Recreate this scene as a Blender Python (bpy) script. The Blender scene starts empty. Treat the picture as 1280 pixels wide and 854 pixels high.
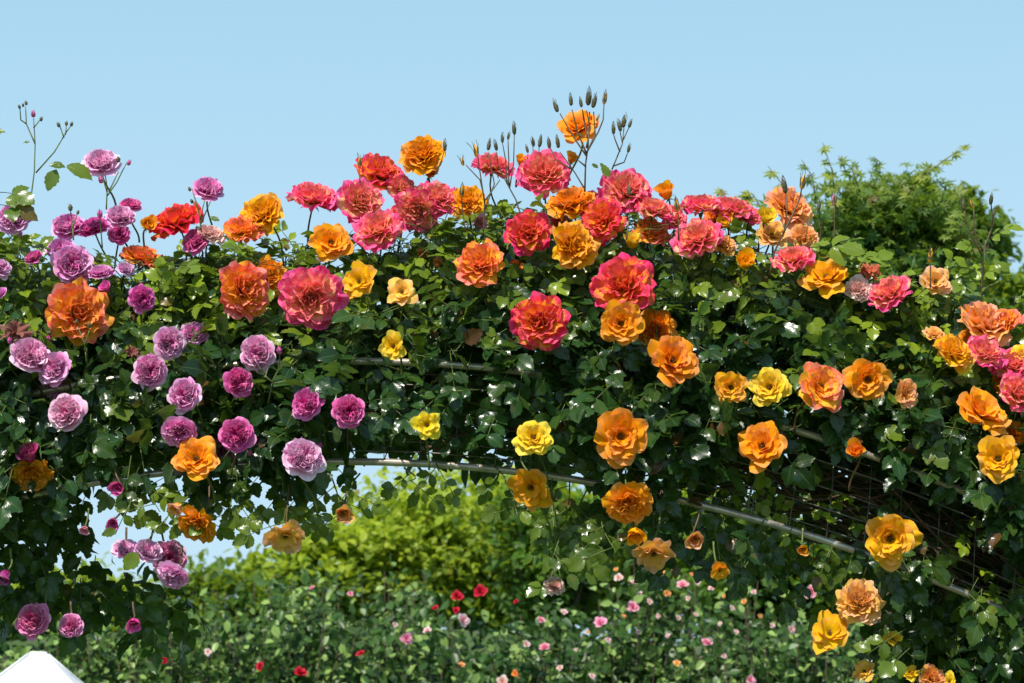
import bpy, math, random
import numpy as np
from mathutils import Vector, Matrix

R = math.radians
rng = np.random.default_rng(7)
random.seed(7)
scene = bpy.context.scene
col = scene.collection

# ------------------------------------------------------------------ camera
CAM = Vector((0, -5.0, 1.6))
TGT = Vector((0, 0, 2.4))
LENS, SENS = 93.0, 36.0
cam_data = bpy.data.cameras.new('camera')
cam = bpy.data.objects.new('camera', cam_data)
col.objects.link(cam)
cam.location = CAM
cam.rotation_euler = (TGT - CAM).to_track_quat('-Z', 'Y').to_euler()
cam_data.lens = LENS
cam_data.sensor_width = SENS
cam_data.clip_end = 3000
cam_data.dof.use_dof = True
cam_data.dof.focus_distance = 5.0
cam_data.dof.aperture_fstop = 12.0
scene.camera = cam
_f = (TGT - CAM).normalized()
_r = _f.cross(Vector((0, 0, 1))).normalized()
_u = _r.cross(_f)
K = SENS / LENS / 1280.0


def P(px, py, Y=0.0):
    """point of the photograph (1280 wide) to the world plane y = Y"""
    d = _f + _r * ((px - 640) * K) + _u * ((427 - py) * K)
    t = (Y - CAM.y) / d.y
    return CAM + d * t


def S(Y=0.0):
    """metres per photo pixel at depth Y"""
    return K * (Y - CAM.y) * 1.0


# ------------------------------------------------------------------ helpers
def link(o, parent=None):
    col.objects.link(o)
    if parent is not None:
        o.parent = parent
    return o


def tag(o, label=None, cat=None, group=None, kind=None):
    if label: o['label'] = label
    if cat: o['category'] = cat
    if group: o['group'] = group
    if kind: o['kind'] = kind
    return o


def thing(name, label, cat, loc=(0, 0, 0), group=None):
    o = bpy.data.objects.new(name, None)
    o.empty_display_size = 0.02
    o.location = loc
    link(o)
    return tag(o, label, cat, group)


class MB:
    """numpy mesh collector; quads/tris kept apart"""
    def __init__(self):
        self.v = []; self.f = []; self.c = []; self.uv = []; self.n = 0

    def add(self, v, f, c=None, uv=None):
        v = np.asarray(v, float)
        self.v.append(v)
        self.f.append(np.asarray(f, int) + self.n)
        self.c.append(np.zeros((len(v), 3)) if c is None else np.asarray(c, float))
        self.uv.append(np.zeros((len(v), 2)) if uv is None else np.asarray(uv, float))
        self.n += len(v)

    def tube(self, pts, r0, r1=None, n=6, c=(0, 0, 0)):
        pts = [Vector(p) for p in pts]
        r1 = r0 if r1 is None else r1
        m = len(pts); vs = []
        up = None
        for i, p in enumerate(pts):
            a = pts[max(0, i - 1)]; b = pts[min(m - 1, i + 1)]
            d = (b - a)
            if d.length < 1e-9: d = Vector((0, 0, 1))
            d.normalize()
            if up is None:
                up = d.orthogonal().normalized()
            else:
                up = (up - d * up.dot(d))
                up = up.normalized() if up.length > 1e-6 else d.orthogonal().normalized()
            s = d.cross(up)
            r = r0 + (r1 - r0) * i / max(1, m - 1)
            for k in range(n):
                a_ = 2 * math.pi * k / n
                vs.append(p + (up * math.cos(a_) + s * math.sin(a_)) * r)
        fs = []
        for i in range(m - 1):
            for k in range(n):
                k2 = (k + 1) % n
                fs.append((i * n + k, i * n + k2, (i + 1) * n + k2, (i + 1) * n + k))
        vs.append(pts[-1]); vs.append(pts[0])
        t = len(vs) - 2
        for k in range(n):      # caps as degenerate-free tris stored as quads with split centre
            fs.append(((m - 1) * n + k, (m - 1) * n + (k + 1) % n, t, t))
            fs.append(((k + 1) % n, k, t + 1, t + 1))
        self.add([tuple(v) for v in vs], fs, np.tile(np.array(c, float), (len(vs), 1)))

    def mesh(self, name, smooth=True):
        V = np.concatenate(self.v); F = np.concatenate(self.f)
        Cc = np.concatenate(self.c); U = np.concatenate(self.uv)
        me = bpy.data.meshes.new(name)
        tri = F[:, 2] == F[:, 3]
        sizes = np.where(tri, 3, 4)
        starts = np.concatenate([[0], np.cumsum(sizes)[:-1]])
        keep = np.ones(F.shape, bool); keep[tri, 3] = False
        loops = F[keep]
        me.vertices.add(len(V)); me.vertices.foreach_set('co', V.astype(np.float32).ravel())
        me.loops.add(len(loops)); me.loops.foreach_set('vertex_index', loops.astype(np.int32))
        me.polygons.add(len(F))
        me.polygons.foreach_set('loop_start', starts.astype(np.int32))
        me.polygons.foreach_set('loop_total', sizes.astype(np.int32))
        me.polygons.foreach_set('use_smooth', np.full(len(F), smooth))
        me.update(calc_edges=True)
        a = me.attributes.new('tint', 'FLOAT_VECTOR', 'POINT')
        a.data.foreach_set('vector', Cc.astype(np.float32).ravel())
        b = me.attributes.new('leafuv', 'FLOAT_VECTOR', 'POINT')
        b.data.foreach_set('vector', np.concatenate([U, np.zeros((len(U), 1))], 1).astype(np.float32).ravel())
        return me

    def build(self, name, mat, parent=None, smooth=True):
        me = self.mesh(name, smooth)
        me.materials.append(mat)
        o = bpy.data.objects.new(name, me)
        return link(o, parent)


# ------------------------------------------------------------------ materials
def newmat(name):
    m = bpy.data.materials.new(name)
    m.use_nodes = True
    nt = m.node_tree
    nt.nodes.clear()
    return m, nt, nt.nodes, nt.links


def ramp(N, stops, interp='LINEAR'):
    r = N.new('ShaderNodeValToRGB')
    r.color_ramp.interpolation = interp
    e = r.color_ramp.elements
    e[0].position, e[0].color = stops[0][0], (*stops[0][1], 1)
    e[1].position, e[1].color = stops[-1][0], (*stops[-1][1], 1)
    for p, c in stops[1:-1]:
        x = e.new(p); x.color = (*c, 1)
    return r


def math_node(N, L, op, a, b=None, c=None):
    n = N.new('ShaderNodeMath'); n.operation = op
    for i, v in enumerate((a, b, c)):
        if v is None: continue
        if isinstance(v, (int, float)): n.inputs[i].default_value = v
        else: L.new(v, n.inputs[i])
    return n.outputs[0]


def mixrgb(N, L, fac, a, b, mode='MIX'):
    n = N.new('ShaderNodeMix'); n.data_type = 'RGBA'; n.blend_type = mode
    for i, v in ((0, fac), (6, a), (7, b)):
        if isinstance(v, (int, float)): n.inputs[i].default_value = v
        elif isinstance(v, tuple): n.inputs[i].default_value = (*v, 1)
        else: L.new(v, n.inputs[i])
    return n.outputs[2]


def petal_mat(name, stops, heart, transl=0.28, rough=0.6, streak=0.22):
    """stops over the base-to-rim coordinate; heart = colour mixed in near the centre"""
    m, nt, N, L = newmat(name)
    out = N.new('ShaderNodeOutputMaterial')
    at = N.new('ShaderNodeAttribute'); at.attribute_name = 'tint'
    sep = N.new('ShaderNodeSeparateXYZ'); L.new(at.outputs['Vector'], sep.inputs[0])
    uv = N.new('ShaderNodeAttribute'); uv.attribute_name = 'leafuv'
    mp = N.new('ShaderNodeVectorMath'); mp.operation = 'MULTIPLY'
    L.new(uv.outputs['Vector'], mp.inputs[0]); mp.inputs[1].default_value = (9, 1.4, 1)
    add = N.new('ShaderNodeVectorMath'); add.operation = 'ADD'
    cmb = N.new('ShaderNodeCombineXYZ'); L.new(math_node(N, L, 'MULTIPLY', sep.outputs[2], 37.0), cmb.inputs[0])
    L.new(mp.outputs[0], add.inputs[0]); L.new(cmb.outputs[0], add.inputs[1])
    no = N.new('ShaderNodeTexNoise'); no.inputs['Scale'].default_value = 1.0; no.inputs['Detail'].default_value = 3
    L.new(add.outputs[0], no.inputs['Vector'])
    d = math_node(N, L, 'MULTIPLY_ADD', no.outputs['Fac'], streak * 2, -streak)
    d2 = math_node(N, L, 'MULTIPLY_ADD', sep.outputs[2], 0.3, -0.15)
    fac = math_node(N, L, 'ADD', math_node(N, L, 'ADD', sep.outputs[0], d), d2)
    rp = ramp(N, stops); L.new(fac, rp.inputs[0])
    hf = math_node(N, L, 'MULTIPLY', math_node(N, L, 'SUBTRACT', 1.0, sep.outputs[1]), heart[1])
    c = mixrgb(N, L, hf, rp.outputs[0], heart[0])
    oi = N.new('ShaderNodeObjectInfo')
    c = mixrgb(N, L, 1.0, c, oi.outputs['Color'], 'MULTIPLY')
    # deep folds in the base a touch darker and redder (pigment)
    pr = N.new('ShaderNodeBsdfPrincipled'); L.new(c, pr.inputs['Base Color'])
    pr.inputs['Roughness'].default_value = rough
    pr.inputs['Specular IOR Level'].default_value = 0.2
    bp = N.new('ShaderNodeBump'); bp.inputs['Strength'].default_value = 0.35; bp.inputs['Distance'].default_value = 0.002
    L.new(no.outputs['Fac'], bp.inputs['Height']); L.new(bp.outputs[0], pr.inputs['Normal'])
    tr = N.new('ShaderNodeBsdfTranslucent'); L.new(c, tr.inputs[0])
    mx = N.new('ShaderNodeMixShader'); mx.inputs[0].default_value = transl
    L.new(pr.outputs[0], mx.inputs[1]); L.new(tr.outputs[0], mx.inputs[2])
    L.new(mx.outputs[0], out.inputs[0])
    return m


def leaf_mat(name, dark, mid, pale_sunlit, transl=0.3, rough=0.3, tcol=None, spec=0.5, red=(0.20, 0.06, 0.025), back=.22, ttint=.5):
    m, nt, N, L = newmat(name)
    out = N.new('ShaderNodeOutputMaterial')
    at = N.new('ShaderNodeAttribute'); at.attribute_name = 'tint'
    sep = N.new('ShaderNodeSeparateXYZ'); L.new(at.outputs['Vector'], sep.inputs[0])
    uv = N.new('ShaderNodeAttribute'); uv.attribute_name = 'leafuv'
    su = N.new('ShaderNodeSeparateXYZ'); L.new(uv.outputs['Vector'], su.inputs[0])
    au = math_node(N, L, 'ABSOLUTE', su.outputs[0])
    ph = math_node(N, L, 'MULTIPLY', math_node(N, L, 'MULTIPLY_ADD', au, -0.45, su.outputs[1]), 44.0)
    vein = math_node(N, L, 'POWER', math_node(N, L, 'MULTIPLY_ADD', math_node(N, L, 'SINE', ph), 0.5, 0.5), 6.0)
    mid_v = math_node(N, L, 'LESS_THAN', au, 0.07)
    veins = math_node(N, L, 'MAXIMUM', math_node(N, L, 'MULTIPLY', vein, 0.45), mid_v)
    base = mixrgb(N, L, sep.outputs[1], dark, mid)
    base = mixrgb(N, L, sep.outputs[0], base, pale_sunlit)  # mixes in the pale colour that sunlit leaves are painted with
    tc = N.new('ShaderNodeTexCoord')
    no = N.new('ShaderNodeTexNoise'); no.inputs['Scale'].default_value = 60; no.inputs['Detail'].default_value = 4
    L.new(tc.outputs['Object'], no.inputs['Vector'])
    b2 = mixrgb(N, L, math_node(N, L, 'MULTIPLY', no.outputs['Fac'], 0.25), base, (0.02, 0.045, 0.012))
    c = mixrgb(N, L, math_node(N, L, 'MULTIPLY', veins, 0.35), b2, (0.16, 0.24, 0.06))
    # dry spots
    n2 = N.new('ShaderNodeTexNoise'); n2.inputs['Scale'].default_value = 22; L.new(tc.outputs['Object'], n2.inputs['Vector'])
    sp = math_node(N, L, 'GREATER_THAN', n2.outputs['Fac'], 0.71)
    c = mixrgb(N, L, math_node(N, L, 'MULTIPLY', sp, 0.5), c, (0.16, 0.12, 0.03))
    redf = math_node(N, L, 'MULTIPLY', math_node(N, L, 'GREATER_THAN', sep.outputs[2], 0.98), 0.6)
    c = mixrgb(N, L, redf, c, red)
    geo = N.new('ShaderNodeNewGeometry')
    cb = mixrgb(N, L, math_node(N, L, 'MULTIPLY', geo.outputs['Backfacing'], back), c, (0.12, 0.19, 0.08))
    pr = N.new('ShaderNodeBsdfPrincipled'); L.new(cb, pr.inputs['Base Color'])
    rr = math_node(N, L, 'MULTIPLY_ADD', no.outputs['Fac'], 0.25, rough)
    L.new(math_node(N, L, 'MULTIPLY_ADD', geo.outputs['Backfacing'], 0.3, rr), pr.inputs['Roughness'])
    pr.inputs['Specular IOR Level'].default_value = spec
    bp = N.new('ShaderNodeBump'); bp.inputs['Strength'].default_value = 0.3; bp.inputs['Distance'].default_value = 0.001
    L.new(math_node(N, L, 'SUBTRACT', no.outputs['Fac'], math_node(N, L, 'MULTIPLY', veins, 0.35)), bp.inputs['Height']); L.new(bp.outputs[0], pr.inputs['Normal'])
    tr = N.new('ShaderNodeBsdfTranslucent')
    tcc = mixrgb(N, L, ttint, c, tcol or (0.22, 0.36, 0.03)); L.new(tcc, tr.inputs[0])
    mx = N.new('ShaderNodeMixShader'); mx.inputs[0].default_value = transl
    L.new(pr.outputs[0], mx.inputs[1]); L.new(tr.outputs[0], mx.inputs[2])
    L.new(mx.outputs[0], out.inputs[0])
    return m


def plain(name, c1, c2, scale=30, rough=0.6, metal=0.0, stretch=(1, 1, 1), bump=0.3):
    m, nt, N, L = newmat(name)
    out = N.new('ShaderNodeOutputMaterial')
    tc = N.new('ShaderNodeTexCoord')
    mp = N.new('ShaderNodeMapping'); mp.inputs['Scale'].default_value = stretch
    L.new(tc.outputs['Object'], mp.inputs[0])
    no = N.new('ShaderNodeTexNoise'); no.inputs['Scale'].default_value = scale; no.inputs['Detail'].default_value = 5
    L.new(mp.outputs[0], no.inputs['Vector'])
    rp = ramp(N, [(0.3, c1), (0.7, c2)]); L.new(no.outputs['Fac'], rp.inputs[0])
    pr = N.new('ShaderNodeBsdfPrincipled'); L.new(rp.outputs[0], pr.inputs['Base Color'])
    pr.inputs['Roughness'].default_value = rough; pr.inputs['Metallic'].default_value = metal
    bp = N.new('ShaderNodeBump'); bp.inputs['Strength'].default_value = bump; bp.inputs['Distance'].default_value = 0.002
    L.new(no.outputs['Fac'], bp.inputs['Height']); L.new(bp.outputs[0], pr.inputs['Normal'])
    L.new(pr.outputs[0], out.inputs[0])
    return m


M = {}
M['lilac'] = petal_mat('lilac_petals', [(0.0, (0.80, 0.10, 0.36)), (0.5, (0.86, 0.17, 0.54)), (0.8, (0.93, 0.36, 0.72)), (1.0, (0.96, 0.62, 0.86))],
                       ((0.80, 0.08, 0.38), 0.3), transl=.25)
M['magenta'] = petal_mat('magenta_petals', [(0.0, (0.66, 0.03, 0.26)), (0.55, (0.80, 0.08, 0.40)), (0.85, (0.90, 0.18, 0.52)), (1.0, (0.95, 0.36, 0.66))],
                         ((0.70, 0.02, 0.30), 0.35), transl=.25)
M['palelilac'] = petal_mat('pale_lilac_petals', [(0.0, (0.88, 0.18, 0.44)), (0.5, (0.92, 0.34, 0.66)), (0.8, (0.95, 0.52, 0.80)), (1.0, (0.97, 0.74, 0.90))],
                           ((0.88, 0.16, 0.48), 0.35), transl=.25)
M['bicolor'] = petal_mat('pink_rimmed_orange_petals', [(0.0, (0.99, 0.66, 0.01)), (0.60, (0.99, 0.50, 0.02)), (0.74, (0.99, 0.30, 0.07)), (0.82, (0.96, 0.04, 0.12)), (0.92, (0.92, 0.01, 0.14)), (1.0, (0.97, 0.06, 0.26))],
                         ((0.99, 0.36, 0.03), 0.5))
M['pinkbi'] = petal_mat('hot_pink_cream_petals', [(0.0, (0.99, 0.74, 0.05)), (0.58, (0.99, 0.62, 0.18)), (0.72, (0.99, 0.54, 0.38)), (0.81, (0.97, 0.14, 0.30)), (0.91, (0.93, 0.01, 0.22)), (1.0, (0.98, 0.14, 0.42))],
                        ((0.99, 0.50, 0.14), 0.52))
M['coral'] = petal_mat('coral_petals', [(0.0, (0.99, 0.68, 0.01)), (0.66, (0.99, 0.52, 0.03)), (0.83, (0.99, 0.38, 0.06)), (0.92, (0.97, 0.10, 0.10)), (1.0, (0.98, 0.30, 0.24))],
                       ((0.99, 0.40, 0.07), 0.42))
M['orange'] = petal_mat('orange_petals', [(0.0, (0.99, 0.60, 0.0)), (0.6, (0.99, 0.48, 0.002)), (0.85, (0.99, 0.40, 0.01)), (1.0, (0.98, 0.44, 0.10))],
                        ((0.97, 0.36, 0.01), 0.35))
M['amber'] = petal_mat('amber_petals', [(0.0, (0.99, 0.72, 0.0)), (0.6, (0.99, 0.58, 0.003)), (0.85, (0.99, 0.48, 0.01)), (1.0, (0.98, 0.48, 0.10))],
                       ((0.97, 0.52, 0.01), 0.35))
M['yellow'] = petal_mat('yellow_petals', [(0.0, (0.98, 0.62, 0.0)), (0.6, (0.99, 0.74, 0.005)), (1.0, (0.99, 0.78, 0.10))],
                        ((0.94, 0.52, 0.005), 0.4))
M['peach'] = petal_mat('peach_petals', [(0.0, (0.99, 0.72, 0.03)), (0.6, (0.99, 0.62, 0.10)), (0.85, (0.98, 0.52, 0.16)), (1.0, (0.97, 0.50, 0.34))],
                       ((0.97, 0.48, 0.08), 0.35))
M['blush'] = petal_mat('blush_petals', [(0.0, (0.94, 0.40, 0.36)), (0.5, (0.94, 0.56, 0.50)), (1.0, (0.95, 0.80, 0.76))],
                       ((0.90, 0.36, 0.38), 0.35))
M['rosepink'] = petal_mat('rose_pink_petals', [(0.0, (0.82, 0.12, 0.24)), (0.5, (0.92, 0.30, 0.42)), (1.0, (0.95, 0.56, 0.64))],
                          ((0.82, 0.15, 0.28), 0.4))
M['red'] = petal_mat('red_petals', [(0.0, (0.40, 0.005, 0.01)), (0.6, (0.62, 0.01, 0.03)), (1.0, (0.75, 0.03, 0.07))],
                     ((0.4, 0.005, 0.015), 0.4))
M['wilted'] = petal_mat('wilted_petals', [(0.0, (0.35, 0.12, 0.07)), (0.5, (0.34, 0.10, 0.10)), (1.0, (0.30, 0.16, 0.12))],
                        ((0.2, 0.06, 0.04), 0.5), transl=0.2)
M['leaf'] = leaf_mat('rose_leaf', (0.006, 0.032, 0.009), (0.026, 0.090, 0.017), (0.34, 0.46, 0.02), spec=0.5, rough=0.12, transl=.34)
M['leaf_far'] = leaf_mat('shrub_leaf', (0.004, 0.030, 0.005), (0.022, 0.10, 0.014), (0.40, 0.58, 0.15), spec=0.22, rough=0.2, red=(0.55, 0.66, 0.42), back=.04, ttint=.12)  # pale and whitish leaves stand in for sun glints, dark ones for shaded gaps
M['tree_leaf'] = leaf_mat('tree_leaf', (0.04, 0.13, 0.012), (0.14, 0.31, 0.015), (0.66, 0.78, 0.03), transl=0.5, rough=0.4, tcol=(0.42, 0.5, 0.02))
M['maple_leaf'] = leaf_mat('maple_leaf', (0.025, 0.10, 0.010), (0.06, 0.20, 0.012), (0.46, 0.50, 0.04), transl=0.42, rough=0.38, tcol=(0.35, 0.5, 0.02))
M['cane'] = plain('cane_bark', (0.035, 0.022, 0.014), (0.11, 0.07, 0.04), 60, 0.75, stretch=(1, 1, 0.3))
M['deadcane'] = plain('dry_cane_bark', (0.06, 0.028, 0.016), (0.17, 0.09, 0.05), 50, 0.8)
M['stem'] = plain('green_stem', (0.07, 0.12, 0.02), (0.14, 0.17, 0.035), 80, 0.5)
M['redstem'] = plain('reddish_stem', (0.07, 0.06, 0.02), (0.14, 0.07, 0.03), 80, 0.5)
M['calyx'] = plain('calyx_green', (0.06, 0.13, 0.02), (0.12, 0.2, 0.04), 100, 0.5)
M['budgreen'] = plain('bud_green', (0.045, 0.075, 0.018), (0.15, 0.10, 0.045), 120, 0.5)
M['stamen'] = plain('stamen', (0.10, 0.03, 0.005), (0.32, 0.14, 0.01), 300, 0.7)
M['metal'] = plain('galvanised_tube', (0.36, 0.29, 0.22), (0.72, 0.63, 0.52), 25, 0.3, 0.55, bump=0.1)
M['wire'] = plain('weathered_wire', (0.16, 0.14, 0.12), (0.34, 0.31, 0.28), 60, 0.5, 0.6, bump=0.1)
M['bark'] = plain('tree_bark', (0.05, 0.035, 0.022), (0.13, 0.09, 0.06), 20, 0.85, stretch=(1, 1, 0.2))
M['canvas'] = plain('white_canvas', (0.74, 0.74, 0.73), (0.82, 0.82, 0.81), 14, 0.8)
M['grass'] = plain('grass_ground', (0.035, 0.07, 0.015), (0.07, 0.12, 0.03), 3, 0.9)


# ------------------------------------------------------------------ petals and roses
def petal(mb, L, W, phi, a0, a1, br=0.02, bh=0.0, ruff=0.05, notch=0.0, layer=1.0, rnd=None,
          ns=6, nt=7, fold=0.0, centre=None, roll=0.15, power=1.6, mat3=None, taper=False):
    rnd = rnd or random
    ss = np.linspace(0, 1, ns); tt = np.linspace(-1, 1, nt)
    Sg, Tg = np.meshgrid(ss, tt, indexing='ij')
    jag = np.array([rnd.uniform(-1, 1) for _ in range(nt)])
    se = Sg * (1 - 0.26 * np.abs(Tg) ** 2.6) + Sg ** 3 * (jag[None, :] * 0.02 + notch * (1 - np.abs(Tg)) ** 2)
    fine = np.linspace(0, 1.15, 47)
    al = a0 + (a1 - a0) * fine ** power
    dr = np.concatenate([[0], np.cumsum(np.sin(al[:-1]) * np.diff(fine))])
    dh = np.concatenate([[0], np.cumsum(np.cos(al[:-1]) * np.diff(fine))])
    r = br + L * np.interp(se, fine, dr)
    h = bh + L * np.interp(se, fine, dh)
    a = np.interp(se, fine, al)
    w = W * (0.2 + 0.8 * np.sin(np.pi / 2 * np.clip(Sg * 1.35, 0, 1)))
    if taper: w = W * (0.9 * np.sin(np.pi * np.clip(.18 + Sg * .5, 0, 1)) * (1 - Sg) ** .75 + .03)
    Rc = np.maximum(np.abs(r), 0.42 * L)
    th = w * Tg / Rc
    th = np.clip(th, -2.2, 2.2)
    x = r - Rc * (1 - np.cos(th)) * (1 - fold)
    y = Rc * np.sin(th)
    p1, p2 = rnd.uniform(0, 6.3), rnd.uniform(0, 6.3)
    k1, k2 = rnd.uniform(2.5, 4), rnd.uniform(5, 8)
    disp = ruff * Sg ** 2 * (np.sin(k1 * Tg + p1) + 0.55 * np.sin(k2 * Tg + p2)) * L
    disp -= roll * L * (np.abs(Tg) ** 3) * Sg ** 2 * 0.5 * (1 if a1 > 1.0 else -0.2)
    x = x - disp * np.cos(a)
    h = h + disp * np.sin(a)
    if fold:
        x = x + fold * np.abs(Tg) * w * 0.8
    c, s = math.cos(phi), math.sin(phi)
    X = c * x - s * y; Yv = s * x + c * y
    V = np.stack([X.ravel(), Yv.ravel(), h.ravel()], 1)
    if mat3 is not None: V = V @ np.array(mat3).T
    if centre is not None: V = V + np.array(centre)
    f = []
    for i in range(ns - 1):
        for j in range(nt - 1):
            k = i * nt + j
            f.append((k, k + 1, k + nt + 1, k + nt))
    rim = np.clip(np.maximum(se, 0.30 + 0.64 * np.abs(Tg) ** 4 * Sg ** 0.6), 0, 1)
    rv = rnd.random()
    C3 = np.stack([rim.ravel(), np.full(rim.size, layer), np.full(rim.size, rv)], 1)
    UV = np.stack([Tg.ravel(), Sg.ravel()], 1)
    mb.add(V, f, C3, UV)


def rose_mesh(style, seed):
    """returns dict of meshes of unit radius; axis +Z"""
    rnd = random.Random(seed)
    out = MB(); hrt = MB(); sta = None
    GA = 2.39996
    if style == 'english':
        for ring, (n, L, W, a0, a1) in enumerate([(7, 1.02, 0.50, 1.25, 1.75), (8, 1.0, 0.46, 1.05, 1.15), (8, 0.97, 0.44, 0.88, 0.70), (8, 0.92, 0.42, 0.72, 0.35)]):
            off = rnd.uniform(0, 6)
            for i in range(n):
                petal(out, L * rnd.uniform(.9, 1.06), W * rnd.uniform(.9, 1.15), off + 2 * math.pi * i / n + rnd.uniform(-.15, .15),
                      a0 + rnd.uniform(-.12, .12), a1 + rnd.uniform(-.15, .25), 0.05, 0.0, 0.05, rnd.uniform(-.06, .03), 1 - ring * 0.15, rnd)
        # quartered heart: folded petals stacked inside four or five quarters
        q = rnd.choice([4, 5, 5])
        off = rnd.uniform(0, 6)
        for k in range(q):
            pc = off + 2 * math.pi * k / q
            for j in range(14):
                rad = 0.08 + 0.037 * j + rnd.uniform(-.02, .02)
                ph = pc + rnd.uniform(-.35, .35)
                top = 0.80 - 0.16 * (rad / 0.6) ** 2 + rnd.uniform(-.04, .05)
                cx, cy = rad * 0.55 * math.cos(ph), rad * 0.55 * math.sin(ph)
                petal(hrt, top, 0.14 + 0.20 * rad, ph + rnd.uniform(-.5, .5), 0.10 + 0.35 * rad, 0.35 + 0.95 * rad + rnd.uniform(-.1, .2),
                      0.03, 0.04, 0.16, 0.0, 0.15 + rad, rnd, ns=5, nt=7, fold=rnd.uniform(0.5, 1.5), centre=(cx, cy, 0), roll=0)
        for j in range(22):
            ph = j * GA; rad = 0.30 + 0.012 * j
            petal(hrt, 0.82, 0.28, ph, 0.50 + 0.012 * j, 0.35 + 0.020 * j + rnd.uniform(-.1, .1), 0.05, 0, 0.10, 0, 0.45 + rad * .5, rnd, ns=5, nt=6, roll=0)
    elif style == 'ruffled':
        # broad overlapping petals in a rounded ball, wavy rims, small furled centre
        n = 58
        for i in range(n):
            t = i / (n - 1)
            L = 0.70 + 0.32 * t
            a0 = 0.22 + 1.10 * t ** 0.8 + rnd.uniform(-.07, .07)
            a1 = 0.02 + 1.42 * t ** 0.85 + rnd.uniform(-.14, .16)
            if t > .8: a1 += rnd.uniform(0, .45)
            petal(out if t > 0.45 else hrt, L * rnd.uniform(.92, 1.06), (0.16 + 0.23 * t) * rnd.uniform(.85, 1.18), i * GA + rnd.uniform(-.25, .25),
                  a0, a1, 0.03 + .03 * t, 0.02, 0.08 + 0.05 * t, rnd.uniform(-.07, .05), t, rnd, ns=8, nt=9, roll=.2)
        for i in range(9):
            petal(hrt, rnd.uniform(.58, .70), 0.13, i * GA, rnd.uniform(.05, .3), rnd.uniform(-.1, .5), 0.03, 0.03, 0.12, 0, 0.1, rnd, ns=6, nt=6, fold=rnd.uniform(0, .6))
    elif style == 'open':
        sta = MB()
        n = 38
        for i in range(n):
            t = i / (n - 1)
            L = 0.46 + 0.56 * t ** 0.9
            a0 = 0.35 + 0.90 * t + rnd.uniform(-.15, .15)
            a1 = 0.40 + 1.15 * t ** 0.9 + rnd.uniform(-.2, .25)
            petal(out if t > 0.45 else hrt, L * rnd.uniform(.86, 1.1), (0.20 + 0.22 * t) * rnd.uniform(.85, 1.2), i * GA + rnd.uniform(-.4, .4),
                  a0, a1, 0.07, 0.03 * (1 - t), 0.085, rnd.uniform(-.08, .06), t, rnd, ns=7, nt=8, fold=rnd.uniform(0, .4) * (1 - t))
    elif style == 'simple':
        sta = MB()
        n = 15
        for i in range(n):
            t = i / (n - 1)
            petal(out if t > 0.4 else hrt, (0.60 + 0.42 * t) * rnd.uniform(.9, 1.08), (0.30 + 0.16 * t) * rnd.uniform(.85, 1.15), i * GA + rnd.uniform(-.3, .3),
                  0.6 + .75 * t + rnd.uniform(-.1, .1), 0.75 + .85 * t + rnd.uniform(-.25, .35), 0.05, 0.02, 0.12, rnd.uniform(-.1, .12), t, rnd, ns=6, nt=7)
    elif style == 'cup':      # half open bud
        for i in range(12):
            t = i / 11
            petal(out if t > .45 else hrt, 0.95 + .5 * t, 0.34 + .3 * t, i * GA, 0.25 + .3 * t, -0.05 + .65 * t + rnd.uniform(-.1, .2), 0.03, 0, 0.07, 0, t, rnd, ns=7, nt=7)
    elif style == 'wilt':
        for i in range(20):
            t = i / 19
            petal(out if t > .45 else hrt, rnd.uniform(.7, 1.15), rnd.uniform(.16, .34), i * GA, 0.6 + 1.0 * t, 1.0 + 1.5 * t + rnd.uniform(-.4, .5), 0.05, 0, 0.22, 0, t, rnd, ns=7, nt=6, fold=rnd.uniform(0, .6))
    elif style == 'blob':     # small, far: few petals
        for i in range(16):
            t = i / 15
            petal(out, 0.55 + .5 * t, 0.24 + .28 * t, i * GA, 0.2 + .9 * t, 0.2 + 1.3 * t + rnd.uniform(-.1, .2), 0.03, 0, 0.08, 0, t, rnd, ns=5, nt=5)
    if sta is not None:
        for i in range(34):
            a = rnd.uniform(0, 6.3); tl = rnd.uniform(.05, .6)
            d = Vector((math.sin(tl) * math.cos(a), math.sin(tl) * math.sin(a), math.cos(tl)))
            ln = rnd.uniform(.16, .26)
            sta.tube([Vector((0, 0, .02)), d * ln], 0.008, 0.006, 3)
            e = d * ln
            sta.tube([e - d * .01, e + d * .025], 0.022, 0.018, 4)
    return out, hrt, sta


ROSES = {}
for st, k in (('english', 9), ('ruffled', 13), ('open', 10), ('simple', 6), ('cup', 4), ('wilt', 3), ('blob', 5)):
    ROSES[st] = []
    for i in range(k):
        o_, h_, s_ = rose_mesh(st, 100 * len(st) + i)
        ROSES[st].append((o_.mesh(st + '_petals'), h_.mesh(st + '_heart') if h_.n else None, s_.mesh('stamens') if s_ is not None else None))

# calyx: five sepals + hip, unit scaled like the bloom
cal = MB()
for i in range(5):
    petal(cal, 0.62, 0.14, i * 1.2566, 1.2, 2.3, 0.08, -0.06, 0.03, 0.35, 1, random, ns=6, nt=5, roll=0, taper=True)
ths = np.linspace(0, math.pi, 7)
cal.tube([Vector((0, 0, -0.28 + 0.04 * i)) for i in range(7)], 0.06, 0.13, 8)
CALYX = cal.mesh('calyx')
CALYX.materials.append(M['calyx'])

MATMESH = {}


def matmesh(me, mat):
    k = (me.name, mat.name)
    if k not in MATMESH:
        c = me.copy(); c.materials.clear(); c.materials.append(mat)
        MATMESH[k] = c
    return MATMESH[k]


FACE = {'f': 6, 'q': 24, 'u': 44, 'U': 64, 'd': -35, 'D': -66}
GROUP = {}


def bezier(a, b, c, d, n=9):
    return [a * (1 - t) ** 3 + b * 3 * t * (1 - t) ** 2 + c * 3 * t * t * (1 - t) + d * t ** 3 for t in np.linspace(0, 1, n)]


COUNT = {}
BLOOMS = []


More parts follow.
